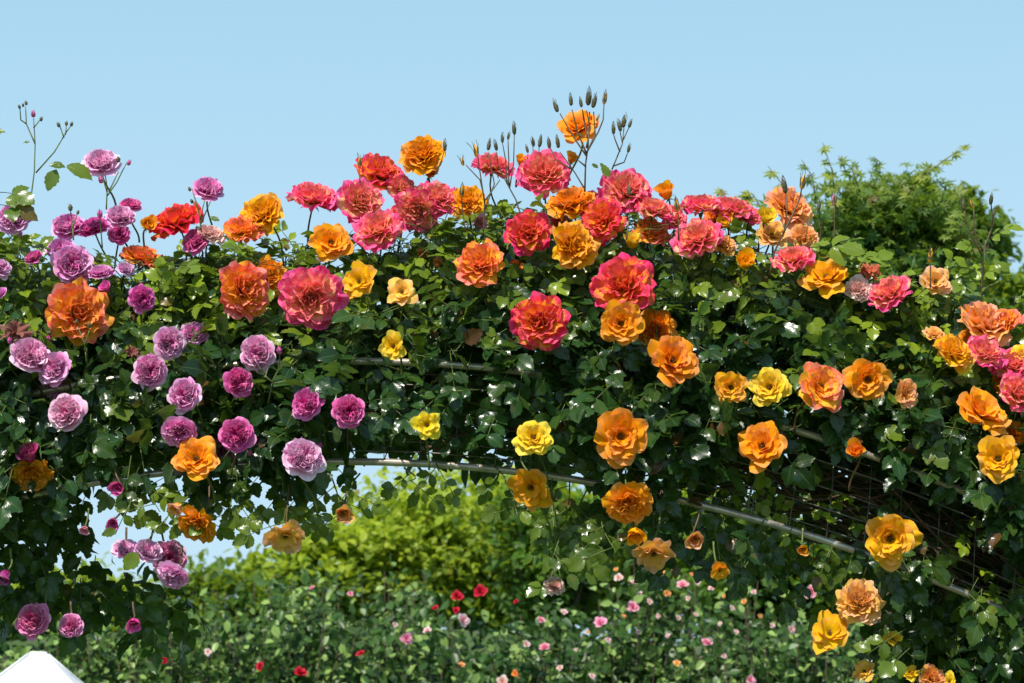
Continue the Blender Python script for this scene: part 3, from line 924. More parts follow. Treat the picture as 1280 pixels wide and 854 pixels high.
# (x, y, radius, colour, form, facing, label, options)
LIST = [
 # --- lilac group, left
 (126, 204, 23, 'palelilac', 'english', 'u', 'highest lilac rose at left, against the sky beside two buds', {}),
 (260, 237, 21, 'lilac', 'english', 'u', 'lilac rose alone against the sky above the red rose', {}),
 (18, 272, 21, 'lilac', 'english', 'q', 'lilac rose at the left edge below the tall bud spray', {}),
 (85, 284, 22, 'lilac', 'english', 'u', 'light lilac rose left of the magenta one in the upper left cluster', {}),
 (117, 286, 20, 'magenta', 'english', 'u', 'magenta rose in the middle of the upper left cluster', {}),
 (150, 272, 20, 'palelilac', 'english', 'u', 'palest lilac rose on the right of the upper left cluster', {}),
 (163, 258, 15, 'magenta', 'english', 'U', 'small magenta rose topping the upper left cluster, seen from the side', {}),
 (149, 292, 14, 'magenta', 'english', 'q', 'small magenta rose lowest in the upper left cluster', {}),
 (76, 312, 18, 'lilac', 'english', 'u', 'lilac rose partly behind a larger lilac rose, upper left', {}),
 (90, 330, 25, 'lilac', 'english', 'q', 'large lilac rose above the big coral rose at left', {}),
 (2, 336, 13, 'palelilac', 'english', 'q', 'pale lilac rose cut by the left edge, the upper of two', {}),
 (0, 367, 9, 'lilac', 'english', 'q', 'tiny lilac rose cut by the left edge, the lower of two', {}),
 (42, 322, 12, 'magenta', 'english', 'u', 'small magenta rose between the left edge and the two large lilac roses', {}),
 (126, 342, 16, 'lilac', 'english', 'U', 'lilac rose sunk in leaves right above the big coral rose', {}),
 (157, 337, 12, 'palelilac', 'english', 'u', 'small pale lilac rose in leaves just left of the flattened coral pink rose', {}),
 (134, 362, 10, 'magenta', 'cup', 'q', 'half open magenta rose touching the right side of the big coral rose', {}),
 (178, 373, 17, 'magenta', 'english', 'f', 'round magenta rose alone in dark leaves right of the big coral rose', {}),
 (245, 301, 18, 'magenta', 'english', 'q', 'magenta rose tucked under the red rose', {}),
 (37, 444, 26, 'palelilac', 'english', 'q', 'pale lilac rose at the top of the far left lilac cluster', {}),
 (68, 460, 22, 'lilac', 'english', 'f', 'lilac rose second from the top in the far left lilac cluster', {}),
 (70, 484, 19, 'lilac', 'english', 'd', 'shaded lilac rose half hidden under the far left lilac cluster', dict(Y=0.0)),
 (83, 516, 24, 'palelilac', 'english', 'f', 'washed out lilac rose with spread outer petals, lowest of the far left cluster', {}),
 (212, 429, 21, 'palelilac', 'english', 'f', 'pale lilac rose left of a smaller partner behind, upper mid left', {}),
 (242, 417, 17, 'lilac', 'english', 'q', 'lilac rose with a bud in front, right of the paler lilac rose', dict(Y=0.0)),
 (188, 464, 22, 'lilac', 'english', 'f', 'round pink lilac rose left of the drooping oval one', {}),
 (231, 494, 22, 'lilac', 'english', 'f', 'oval lilac rose in the centre of the lilac group', {}),
 (224, 540, 21, 'lilac', 'english', 'd', 'lilac rose directly above the orange rose among the lilacs', {}),
 (296, 543, 22, 'magenta', 'english', 'f', 'deep lilac rose upper right of the orange rose among the lilacs', {}),
 (276, 564, 17, 'lilac', 'english', 'd', 'shaded dull lilac rose squeezed behind the deep lilac and orange roses', dict(Y=0.0, tint=(.75, .75, .75))),  # tint paints its shade into the petals
 (322, 442, 23, 'palelilac', 'english', 'f', 'bright lilac rose with a raised fold, left of the green bud', {}),
 (299, 478, 19, 'magenta', 'english', 'f', 'small magenta rose below left of the bright lilac rose', {}),
 (384, 505, 21, 'magenta', 'english', 'f', 'dark lilac rose hanging under two large leaves', {}),
 (436, 514, 20, 'magenta', 'english', 'f', 'rightmost lilac rose, round and magenta', {}),
 (379, 572, 27, 'palelilac', 'english', 'q', 'large pale lilac rose resting above the arch tube', {}),
 (212, 697, 22, 'lilac', 'english', 'f', 'lilac rose under the arch right end of the trailing cluster', dict(Y=-.02)),
 (216, 719, 20, 'palelilac', 'english', 'd', 'lilac rose lowest of the trailing cluster under the arch', dict(Y=-.16)),
 (184, 689, 18, 'palelilac', 'english', 'q', 'flattened lilac rose in the middle of the trailing cluster under the arch', dict(Y=-.12)),
 (156, 687, 16, 'palelilac', 'english', 'u', 'flattened lilac rose at the left end of the trailing cluster under the arch', dict(Y=-.12)),
 (41, 775, 22, 'lilac', 'english', 'f', 'dusty lilac rose under leaves in the lower left corner', dict(Y=-.02, tint=(1, .8, .85))),
 (88, 782, 15, 'lilac', 'english', 'q', 'dusty lilac rose with a peach outer petal, right of the lower left corner rose', dict(Y=-.02, tint=(1, .85, .85))),
 (168, 776, 12, 'magenta', 'cup', 'd', 'small half open pink rose low among the bush leaves at left', dict(Y=-.16)),
 (8, 716, 13, 'magenta', 'cup', 'd', 'dark pink rose in deep shade at the left edge', dict(Y=-.16, tint=(.5, .5, .5))),  # deep shade is put into the petal colour by the tint
 (142, 652, 11, 'magenta', 'cup', 'd', 'dull magenta faded rose hanging beside the sky gap', dict(Y=-.16)),
 (106, 660, 8, 'rosepink', 'cup', 'd', 'thin pink half open rose hanging left of the sky gap', dict(Y=-.16)),
 (148, 608, 12, 'magenta', 'cup', 'd', 'magenta half open rose hanging just below the arch tube at left', dict(Y=-.16)),
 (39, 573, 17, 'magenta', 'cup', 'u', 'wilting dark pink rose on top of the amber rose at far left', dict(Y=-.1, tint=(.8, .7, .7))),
 # --- coral and pink rimmed
 (98, 391, 38, 'coral', 'ruffled', 'f', 'big coral rose at left with two green buds hanging before it', {}),
 (222, 276, 32, 'bicolor', 'ruffled', 'u', 'crimson rose with orange underside, first big red one from the left', dict(tint=(.95, .6, .6))),
 (263, 293, 18, 'blush', 'ruffled', 'u', 'pale pink rose right of the magenta rose under the red rose', {}),
 (176, 322, 25, 'coral', 'ruffled', 'U', 'flattened coral pink rose half sunk in leaves below the small orange rose', dict(Y=.12)),
 (303, 287, 23, 'coral', 'ruffled', 'u', 'coral rose leaning against the amber rose on the left skyline', {}),
 (393, 248, 31, 'pinkbi', 'ruffled', 'U', 'pink rimmed rose standing alone on stalks, leftmost of the pink skyline roses', {}),
 (476, 216, 30, 'bicolor', 'ruffled', 'u', 'hot pink rose with a bud at its left shoulder, top of the pink cluster', {}),
 (451, 252, 29, 'pinkbi', 'ruffled', 'q', 'pink rimmed rose in the middle left of the pink cluster', {}),
 (521, 263, 27, 'pinkbi', 'ruffled', 'd', 'pink rose behind, lower left of its twin in the pink cluster', dict(Y=.05)),
 (548, 248, 26, 'pinkbi', 'ruffled', 'q', 'pink rimmed rose beside the amber rose, right end of the pink cluster', {}),
 (473, 287, 30, 'pinkbi', 'ruffled', 'q', 'pink and cream ruffled rose lowest in the pink cluster', {}),
 (388, 372, 37, 'pinkbi', 'ruffled', 'f', 'largest pink and cream rose, facing out left of the arch centre', {}),
 (306, 362, 33, 'coral', 'ruffled', 'f', 'orange red rose in front of an orange one, left of the largest pink rose', {}),
 (600, 330, 29, 'coral', 'ruffled', 'f', 'orange rose with coral rims, alone at the middle left of the crown', {}),
 (616, 208, 25, 'pinkbi', 'ruffled', 'u', 'pink rose on tall stalks between bud sprays', {}),
 (597, 282, 12, 'rosepink', 'cup', 'q', 'small pink rose deep among stems below the amber rose', dict(Y=.1)),
 (680, 217, 31, 'pinkbi', 'ruffled', 'q', 'pink rimmed rose flanked by two orange buds on the crown', {}),
 (661, 290, 27, 'bicolor', 'ruffled', 'q', 'crimson pink rose partly covered by green leaves near the crown', {}),
 (753, 276, 28, 'bicolor', 'ruffled', 'q', 'red and orange rose right above the two toned orange rose', {}),
 (783, 237, 31, 'pinkbi', 'ruffled', 'u', 'pink and peach rose with a brown bud before it, right of the crown', {}),
 (818, 262, 24, 'pinkbi', 'ruffled', 'u', 'pink and orange rose left of the amber half open rose', {}),
 (815, 290, 22, 'coral', 'ruffled', 'q', 'shaded coral rose below the pink and orange rose', dict(Y=.05)),
 (779, 356, 37, 'bicolor', 'ruffled', 'f', 'largest crimson rimmed rose, round and facing out above the orange trio', {}),
 (674, 402, 33, 'bicolor', 'ruffled', 'f', 'crimson rose with a vivid orange heart, alone in dark leaves at the centre', {}),
 (876, 258, 27, 'pinkbi', 'ruffled', 'U', 'broad pink rose seen from the side, left half of the right skyline pair', {}),
 (915, 262, 27, 'pinkbi', 'ruffled', 'U', 'broad pink rose seen from the side, right half of the right skyline pair', {}),
 (872, 298, 30, 'pinkbi', 'ruffled', 'u', 'magenta rimmed cream rose below the skyline pair', {}),
 (992, 324, 25, 'pinkbi', 'ruffled', 'u', 'pink rimmed rose left of the ruffled orange rose near the maple', {}),
 (1074, 361, 16, 'blush', 'ruffled', 'q', 'soft pink rose between the ruffled orange rose and the pink rimmed one', {}),
 (1112, 366, 27, 'pinkbi', 'ruffled', 'u', 'pink rimmed rose with yellow heart under the maple crown', {}),
 (1232, 405, 34, 'peach', 'ruffled', 'u', 'large peach and pink rose highest of the far right cluster', dict(tint=(1, .9, 1.1))),
 (1232, 441, 25, 'pinkbi', 'ruffled', 'q', 'hot pink rose inside the far right cluster, beside an amber one', {}),
 (1266, 455, 24, 'pinkbi', 'ruffled', 'q', 'pale pink rose in the far right cluster near the edge', {}),
 (1273, 491, 25, 'pinkbi', 'ruffled', 'q', 'rose pink flower at the right edge behind the big orange rose', {}),
 (645, 337, 11, 'coral', 'cup', 'q', 'little coral rose beside the orange rose with coral rims', dict(Y=.12)),
 (546, 332, 9, 'peach', 'cup', 'q', 'little peach rose in shade left of the orange rose with coral rims', dict(Y=.1)),
 (502, 236, 20, 'pinkbi', 'ruffled', 'q', 'pink rose wedged in the middle of the pink cluster, right of its tallest member', dict(Y=.14)),
 (500, 272, 17, 'bicolor', 'ruffled', 'q', 'small crimson rose in the gap at the heart of the pink cluster', dict(Y=.12)),
 (740, 258, 18, 'pinkbi', 'ruffled', 'q', 'small pink rose behind the red and orange one near the crown', dict(Y=.14)),
 (700, 281, 15, 'bicolor', 'ruffled', 'q', 'small crimson rose between the crown orange rose and the two toned one', dict(Y=.12)),
 (842, 272, 18, 'pinkbi', 'ruffled', 'u', 'small pink rose left of the skyline pair, behind a bud', dict(Y=.14)),
 (897, 272, 17, 'coral', 'ruffled', 'q', 'coral rose tucked under the skyline pair', dict(Y=.12)),
 (938, 270, 15, 'pinkbi', 'ruffled', 'u', 'small pink rose at the right end of the skyline pair', dict(Y=.1)),
 (1004, 296, 18, 'peach', 'ruffled', 'u', 'peach rose just under the one crossed by two tall buds', dict(Y=.1)),
 (1255, 402, 22, 'coral', 'ruffled', 'u', 'coral and yellow rose at the upper right of the far right cluster', dict(Y=.02)),
 (1212, 424, 17, 'amber', 'ruffled', 'u', 'small amber rose under the large peach rose of the far right cluster', dict(Y=.04)),
 (1258, 474, 18, 'orange', 'ruffled', 'q', 'small orange rose between pink ones near the right edge', dict(Y=.03)),
 # --- orange
 (184, 283, 13, 'amber', 'cup', 'q', 'half open orange rose at the left side of the red rose', {}),
 (328, 268, 28, 'amber', 'ruffled', 'q', 'amber rose on the left skyline', {}),
 (338, 346, 24, 'orange', 'ruffled', 'q', 'orange rose behind the orange red one', dict(Y=.08)),
 (528, 194, 27, 'orange', 'ruffled', 'q', 'orange rose standing highest over the pink cluster', {}),
 (537, 219, 11, 'amber', 'cup', 'q', 'half open amber rose just under the highest one of the pink cluster', {}),
 (414, 303, 27, 'orange', 'open', 'f', 'open orange rose under the leftmost pink skyline rose', {}),
 (585, 252, 22, 'amber', 'ruffled', 'q', 'amber rose with a dark bud before it, right end of the pink cluster', {}),
 (448, 351, 25, 'amber', 'simple', 'f', 'flat open amber rose right of the largest pink and cream rose', {}),
 (502, 364, 21, 'peach', 'simple', 'f', 'small peach yellow rose with wavy petals, right of the flat amber rose', dict(tint=(1, 1.1, .9))),
 (530, 321, 9, 'orange', 'cup', 'q', 'small orange rose in shade under the pink cluster', dict(Y=.12)),
 (722, 157, 28, 'orange', 'open', 'q', 'topmost orange rose seen through tall bud stalks', dict(Y=.10)),
 (650, 203, 9, 'amber', 'cup', 'u', 'orange opening bud left of the crown pink rose', {}),
 (714, 202, 10, 'amber', 'cup', 'u', 'orange opening bud right of the crown pink rose', {}),
 (713, 254, 28, 'orange', 'ruffled', 'u', 'orange rose just below the crown pink rose', {}),
 (834, 245, 16, 'amber', 'cup', 'u', 'half open amber rose on the skyline right of the crown', {}),
 (718, 306, 30, 'amber', 'ruffled', 'q', 'two toned orange and amber rose left of the red and orange one', {}),
 (776, 404, 27, 'orange', 'open', 'f', 'orange rose under the largest crimson rimmed rose, left of a trio', {}),
 (818, 412, 26, 'orange', 'ruffled', 'f', 'middle orange rose of the trio, behind the open one', dict(Y=0.0)),
 (842, 450, 34, 'orange', 'open', 'f', 'large open orange rose with pink rims and dark eye, lowest of the trio', dict(tint=(1, .9, 1.1))),
 (776, 545, 34, 'orange', 'open', 'f', 'large round orange rose with dark eye, alone in deep shade above the tube', {}),
 (987, 259, 29, 'peach', 'ruffled', 'u', 'peach rose seen through two tall buds, left of the maple', dict(Y=.14)),
 (957, 275, 15, 'yellow', 'cup', 'q', 'small golden rose left of the peach skyline rose', {}),
 (905, 306, 15, 'peach', 'ruffled', 'q', 'pale peach rose right of the magenta rimmed cream rose', {}),
 (966, 292, 23, 'peach', 'open', 'u', 'flat peach rose below the small golden one', dict(Y=.08)),
 (929, 332, 18, 'amber', 'cup', 'q', 'half open orange rose with pointed petals, alone right of the cream pink rose', {}),
 (1033, 345, 30, 'amber', 'open', 'q', 'ruffled orange rose spread wide, beside a large bright leaf', {}),
 (1170, 351, 21, 'peach', 'open', 'q', 'peach orange rose alone right of the maple crown', {}),
 (1169, 417, 14, 'peach', 'open', 'u', 'small peach rose left of the far right cluster', {}),
 (1193, 440, 24, 'amber', 'ruffled', 'q', 'amber rose at the left of the far right cluster', {}),
 (914, 484, 21, 'amber', 'open', 'f', 'ragged amber rose left of the lemon yellow one', {}),
 (1027, 483, 34, 'coral', 'open', 'f', 'large coral rimmed orange rose, left of a matching pair', dict(tint=(1, 1.15, .9))),
 (1085, 474, 28, 'orange', 'open', 'f', 'orange rose, right of a matching pair', {}),
 (1134, 491, 18, 'peach', 'open', 'f', 'small pale peach rose right of the orange pair', {}),
 (952, 557, 31, 'orange', 'open', 'f', 'amber orange rose with dark eye alone below the ragged and lemon roses', {}),
 (1072, 567, 15, 'orange', 'cup', 'q', 'small half open orange rose above the dry canes', {}),
 (1229, 514, 35, 'orange', 'open', 'q', 'big orange rose at far right with reddish outer petals', {}),
 (1266, 541, 18, 'orange', 'ruffled', 'q', 'orange rose wedged between two bigger ones near the right edge', dict(Y=.02)),
 (1248, 573, 28, 'amber', 'open', 'f', 'orange rose lowest of the far right cluster', {}),
 (1113, 673, 33, 'amber', 'open', 'f', 'large amber rose with pointed petals in front of the wires at lower right', dict(Y=-.12)),
 (245, 572, 29, 'orange', 'open', 'f', 'single orange rose among the lilac ones, above the arch tube', {}),
 (39, 593, 24, 'amber', 'ruffled', 'd', 'amber rose facing down on the tube at far left', dict(Y=-.08)),
 (246, 656, 24, 'orange', 'ruffled', 'd', 'orange rose hanging in the sky gap behind round leaves', dict(Y=-.16)),
 (224, 632, 12, 'peach', 'cup', 'd', 'small peach pink rose hanging upper left of the one in the sky gap', dict(Y=-.16)),
 (357, 672, 27, 'peach', 'simple', 'd', 'peach rose hanging below the arch behind round leaves', dict(Y=-.16)),
 (428, 641, 15, 'peach', 'cup', 'd', 'half open peach pink rose hanging in front of the bright tree', dict(Y=-.16)),
 (662, 611, 30, 'orange', 'simple', 'd', 'drooping orange peach rose hanging over the tube, split by a dark leaf', dict(Y=-.16)),
 (786, 630, 27, 'orange', 'ruffled', 'd', 'orange rose hanging under the arch, highest of its cluster', dict(Y=-.16)),
 (793, 664, 15, 'amber', 'cup', 'd', 'narrow amber rose in the middle of the cluster hanging right of centre', dict(Y=-.16)),
 (817, 694, 28, 'peach', 'simple', 'D', 'peach rose turned fully downward, lowest of its hanging cluster', dict(Y=-.16)),
 (868, 672, 14, 'peach', 'cup', 'd', 'small peach rose among hanging leaves right of the downward facing one', dict(Y=-.16)),
 (900, 714, 14, 'amber', 'simple', 'd', 'small amber rose hanging over the white glinting shrubs', dict(Y=-.16)),
 (1003, 685, 9, 'amber', 'cup', 'd', 'tiny amber rose under the tube at right', dict(Y=-.16)),
 (1075, 753, 27, 'peach', 'ruffled', 'q', 'pale peach rose with curled petals under the large pointed amber rose', dict(Y=-.05, tint=(1, 1.15, 1))),
 (1037, 790, 28, 'amber', 'simple', 'q', 'golden orange rose low at right, left of trailing leaves', dict(Y=-.05)),
 (1080, 838, 17, 'peach', 'simple', 'q', 'pale amber rose at the bottom edge, left of the yellow ones', dict(Y=.0, tint=(1, 1.2, .8))),
 (1166, 848, 17, 'peach', 'ruffled', 'q', 'peach rose cut by the bottom edge at right', dict(Y=.0)),
 # --- yellow
 (491, 433, 19, 'yellow', 'simple', 'f', 'lemon yellow rose over the upper tube', {}),
 (534, 531, 19, 'yellow', 'simple', 'f', 'yellow rose with pale rims in dark leaves above the tube', {}),
 (667, 546, 24, 'yellow', 'open', 'f', 'golden yellow rose above the tube at the centre', {}),
 (790, 307, 14, 'yellow', 'cup', 'u', 'small yellow rose above the largest crimson rimmed rose', {}),
 (908, 281, 14, 'yellow', 'cup', 'q', 'yellow half open rose right under the skyline pair', {}),
 (961, 484, 25, 'yellow', 'open', 'f', 'lemon yellow rose with pale ruffles right of the ragged amber one', {}),
 (1277, 441, 13, 'yellow', 'open', 'q', 'golden rose cut by the right edge', {}),
 (1116, 798, 13, 'yellow', 'simple', 'u', 'small yellow rose below the pale peach one at lower right', dict(Y=.0)),
 (1137, 840, 15, 'yellow', 'simple', 'u', 'bright yellow rose at the bottom right', dict(Y=.0)),
 (1186, 852, 12, 'yellow', 'simple', 'q', 'yellow rose cut by the bottom edge, rightmost', dict(Y=.0)),
 # --- faded
 (20, 413, 17, 'wilted', 'wilt', 'q', 'dried brown rose above the far left lilac cluster', {}),
 (166, 440, 9, 'wilted', 'wilt', 'q', 'dried brown rose left of the pale lilac pair', dict(Y=-.1)),
 (693, 733, 12, 'blush', 'ruffled', 'q', 'withered cream pink rose at the tip of the yellow green trailing shoot', dict(Y=-.02)),
 (1086, 337, 13, 'wilted', 'wilt', 'u', 'shrivelled rust coloured rose above the pink rimmed one near the maple', dict(tint=(2, 1.4, .8))),
]
for x, y, r, m, st, fc, lb, op in LIST:
    grp = GL if m in ('lilac', 'magenta', 'palelilac') else (GB if m in ('bicolor', 'pinkbi', 'coral', 'blush', 'rosepink') else (GY if m == 'yellow' else GO))
    rose(x, y, r, m, st, fc, lb, group=grp, **op)

bake_plants()

# ------------------------------------------------------------------ buds
def bud_meshes(seed, pink=False, fat=False):
    rnd = random.Random(seed)
    mb = MB()
    prof = [(0, .05), (.06, .12), (.16, .17), (.26, .16), (.32, .15), (.45, .20), (.60, .19), (.78, .12), (.95, .05), (1.08, .005)]
    if fat: prof = [(a * .8, b * 1.45) for a, b in prof]
    n = 10; v = []; f = []
    for h, r_ in prof:
        for k_ in range(n):
            a = 2 * math.pi * k_ / n
            rr_ = r_ * (1 + .06 * math.sin(3 * a + seed))
            v.append((rr_ * math.cos(a), rr_ * math.sin(a), h))
    for i in range(len(prof) - 1):
        for k_ in range(n):
            f.append((i * n + k_, i * n + (k_ + 1) % n, (i + 1) * n + (k_ + 1) % n, (i + 1) * n + k_))
    mb.add(v, f, np.tile((.6, 1, .5), (len(v), 1)))
    sp = MB()
    for i in range(5):
        petal(sp, rnd.uniform(.85, 1.15) * (.65 if fat else 1), .15, i * 1.2566, rnd.uniform(.05, .16), rnd.uniform(-.60, -.30) if not pink else rnd.uniform(-.2, .8), .17 if not fat else .24, .16, .03, .3, 1, rnd, ns=8, nt=5, roll=0, taper=True)
    return mb.mesh('bud'), sp.mesh('sepals')


BUDS = [bud_meshes(i) for i in range(4)] + [bud_meshes(10 + i, True) for i in range(2)] + [bud_meshes(20 + i, False, True) for i in range(2)]


def spray(label, root, knots, buds, Y=.05, leaves=(), group='sprays of rose buds rising above the arch', kind='pointy', thick=.0016, name='bud_spray', cat='bud spray'):
    """knots: list of polylines in photo px; buds: (x, y, size px, tip dx, colour)"""
    b = P(*root, Y)
    t = thing(name, label, cat, b, group)
    mb = MB()
    for kn in knots:
        pts = [P(x_, y_, Y + .01 * math.sin(x_)) - b for x_, y_ in kn]
        fine = []
        for i in range(len(pts) - 1):
            for q_ in np.linspace(0, 1, 4)[:-1]:
                fine.append(pts[i].lerp(pts[i + 1], q_))
        fine.append(pts[-1])
        mb.tube(fine, thick, thick * .6, 5)
        # tiny bract at a joint
    mb.build('stem', M['redstem'] if kind == 'pointy' else M['stem'], t)
    for (x_, y_, s_, dx_, c_) in buds:
        pick = {'g': random.choice(BUDS[:4]), 'p': random.choice(BUDS[4:6]), 'f': random.choice(BUDS[6:8])}[{'g': 'g', 'pink': 'p', 'orange': 'p', 'f': 'f', 'fp': 'f'}[c_]]
        mat = {'g': random.choice((M['budgreen'],) * 4 + (M['coral'],)), 'pink': M['rosepink'], 'orange': M['coral'], 'f': M['budgreen'], 'fp': M['magenta']}[c_]
        o = bpy.data.objects.new('bud', matmesh(pick[0], mat)); link(o, t)
        sc_ = s_ * S(Y) * random.uniform(.68, 1.0)
        o.location = P(x_, y_ + s_ * .35, Y + .01 * math.sin(x_)) - b
        ax = Vector((dx_ * 1.5 + random.uniform(-.22, .22), random.uniform(-.3, .1), 1)).normalized()
        o.rotation_euler = ax.to_track_quat('Z', 'Y').to_euler()
        o.scale = (sc_,) * 3
        s2 = bpy.data.objects.new('sepals', matmesh(pick[1], M['budgreen'])); link(s2, o)
    if leaves:
        for (x_, y_, dx_, dz_, L_, yg, nf) in leaves:
            lm = MB(); sc2 = Scatter()
            q_ = P(x_, y_, Y - .005) - b
            if nf == 1:
                sc2.leaf(tuple(q_), (dx_, -.2, dz_), (0.1, -.75, .6), L_ * S(Y), (yg, .5, random.random()))
            else:
                compound(sc2, lm, q_, (dx_, -.3, dz_), (random.uniform(-.3, .3), -.8, .55), L_ * S(Y), yg, nf)
            sc2.bake(lm, LT)
            lm.build('leaf', M['leaf'], t)
    return t


spray('tall spray of round buds with one pink bud standing above the left edge', (36, 268),
      [[(36, 268), (43, 215), (44, 180), (42, 148)], [(44, 180), (33, 155), (32, 133)], [(33, 155), (26, 150), (25, 136)], [(42, 160), (50, 150)], [(45, 216), (68, 190), (83, 165), (89, 157)], [(80, 172), (75, 158)], [(82, 168), (83, 157)]],
      [(25, 133, 9, -.1, 'f'), (33, 128, 10, 0, 'f'), (29, 131, 8, 0, 'f'), (42, 142, 14, 0, 'fp'), (51, 149, 8, .2, 'f'), (74, 156, 9, -.1, 'f'), (83, 154, 9, 0, 'f'), (89, 155, 9, .1, 'f')],
      leaves=[(70, 212, -.35, -1, 30, .35, 1), (84, 208, 1, -.35, 36, .45, 1), (62, 207, 1, .05, 20, .3, 1), (37, 178, -1, .1, 8, .3, 1)], kind='round', Y=.0)
spray('bare green shoot with few leaves at the left edge above the lilac roses', (-14, 300),
      [[(-14, 300), (-12, 200), (-10, 168)]], [], leaves=[(-12, 166, 1, 0.05, 20, .5, 1), (-8, 240, 1, -.05, 28, .4, 3), (-10, 255, .9, -.1, 30, .25, 3)], kind='round', Y=.0)
spray('stalks with dark pink buds rising beside the highest lilac rose', (133, 262),
      [[(133, 262), (134, 235), (131, 215)], [(134, 245), (146, 228), (158, 204)], [(134, 240), (128, 222)], [(136, 240), (148, 215)]],
      [(160, 202, 14, .15, 'fp'), (148, 199, 12, 0, 'f'), (127, 224, 15, -.1, 'fp')], kind='round', Y=.02)
spray('pair of small green buds over the light lilac rose at upper left', (92, 300), [[(92, 300), (90, 275), (88, 262)], [(91, 285), (97, 266)]],
      [(88, 260, 11, -.1, 'f'), (97, 265, 9, .2, 'f')], kind='round', Y=.0)
spray('two small green buds at the left side of the lone lilac rose', (252, 290), [[(252, 290), (248, 262), (242, 252)], [(250, 275), (256, 250)], [(251, 280), (264, 250)], [(248, 262), (240, 236)]],
      [(241, 251, 10, -.2, 'f'), (238, 236, 9, -.2, 'f')], leaves=[(262, 272, 1, -.3, 14, .3, 1)], kind='round', Y=.0)
spray('magenta bud between the upper left cluster roses', (128, 310), [[(128, 310), (126, 285), (125, 272)]], [(125, 267, 16, 0, 'fp')], kind='round', Y=-.08)
spray('small magenta bud under the lilac rose at the left edge', (22, 330), [[(22, 330), (24, 300)]], [(25, 291, 14, .1, 'fp')], kind='round', Y=-.02)
spray('two pale green buds hanging in front of the big coral rose', (107, 440), [[(107, 440), (106, 430), (97, 408)], [(106, 432), (112, 412)], [(107, 440), (108, 455)]],
      [(96, 402, 10, -.1, 'f'), (112, 407, 10, .1, 'f')], kind='round', Y=-.16, group='small bud stalks between the blooms')
spray('green bud with pink tip on a forked stalk right of the bright lilac rose', (330, 500), [[(335, 505), (340, 480), (365, 474)], [(330, 470), (343, 480)], [(340, 478), (348, 462), (350, 442)], [(335, 460), (332, 470), (343, 480)]],
      [(350, 438, 14, 0, 'fp')], leaves=[(366, 474, 1, -.1, 30, .0, 3), (378, 476, -.3, -.9, 24, .0, 1)], kind='round', Y=-.14, group='small bud stalks between the blooms')
spray('magenta bud touching the top right of the large pale lilac rose', (396, 585), [[(392, 585), (398, 565)]], [(398, 556, 17, .1, 'fp')], kind='round', Y=-.12, group='small bud stalks between the blooms')
spray('pinkish bud below the dark lilac rose under two leaves', (388, 550), [[(386, 550), (391, 535)]], [(391, 530, 15, 0, 'fp')], kind='round', Y=-.12, group='small bud stalks between the blooms')
spray('green bud in front of the lilac rose of the upper mid left pair', (244, 440), [[(245, 440), (244, 424)]], [(245, 418, 15, 0, 'f')], kind='round', Y=-.14, group='small bud stalks between the blooms')
spray('magenta bud between two far left lilac roses', (60, 440), [[(58, 440), (60, 428)]], [(61, 424, 13, 0, 'fp')], kind='round', Y=-.02, group='small bud stalks between the blooms')
spray('magenta bud at the left edge by the dried brown rose', (12, 440), [[(12, 440), (12, 430)]], [(12, 425, 14, 0, 'fp')], kind='round', Y=-.16, group='small bud stalks between the blooms')
spray('pink bud beside the deep lilac rose above the tube', (312, 585), [[(312, 585), (312, 570)]], [(312, 565, 14, 0, 'fp')], kind='round', Y=-.12, group='small bud stalks between the blooms')
spray('single pointed bud at the left shoulder of the top hot pink rose', (450, 225), [[(450, 228), (449, 210)]], [(450, 204, 15, -.05, 'orange')], Y=.02)
spray('single pointed bud right of the highest orange rose over the pink cluster', (546, 216), [[(546, 216), (552, 200), (555, 190)]], [(556, 184, 14, .15, 'g')], Y=.02)
spray('three buds on branching stalks left of the pink rose between sprays', (604, 300),
      [[(604, 300), (606, 250), (600, 225), (582, 206)], [(606, 255), (600, 215), (597, 192)], [(606, 262), (618, 230), (610, 190)], [(607, 250), (625, 225)]],
      [(579, 202, 15, -.25, 'orange'), (596, 190, 18, 0, 'orange'), (610, 182, 17, 0, 'g')], Y=.02)
spray('four slim buds in a fan right of the pink rose between sprays', (640, 260),
      [[(652, 272), (645, 250), (634, 230), (622, 205), (621, 190)], [(634, 230), (632, 200), (628, 178)], [(636, 232), (636, 200), (635, 174)], [(637, 235), (642, 205), (643, 168)]],
      [(621, 184, 13, -.1, 'g'), (628, 174, 13, -.1, 'g'), (635, 170, 13, 0, 'g'), (643, 163, 16, .08, 'g')], Y=.03)
spray('three slim buds rising behind the crown pink rose', (680, 250), [[(680, 250), (668, 215), (666, 182)], [(676, 240), (661, 205), (660, 192)], [(672, 225), (674, 182)], ],
      [(660, 187, 12, -.1, 'g'), (667, 178, 16, 0, 'g'), (674, 179, 14, .05, 'g')], Y=.12)
spray('two buds leaning over the crown pink rose toward the topmost orange rose', (730, 235), [[(730, 235), (718, 215), (700, 190)], [(715, 212), (695, 200), (688, 185)]],
      [(687, 181, 13, -.15, 'g'), (698, 180, 15, -.05, 'g')], Y=.05)
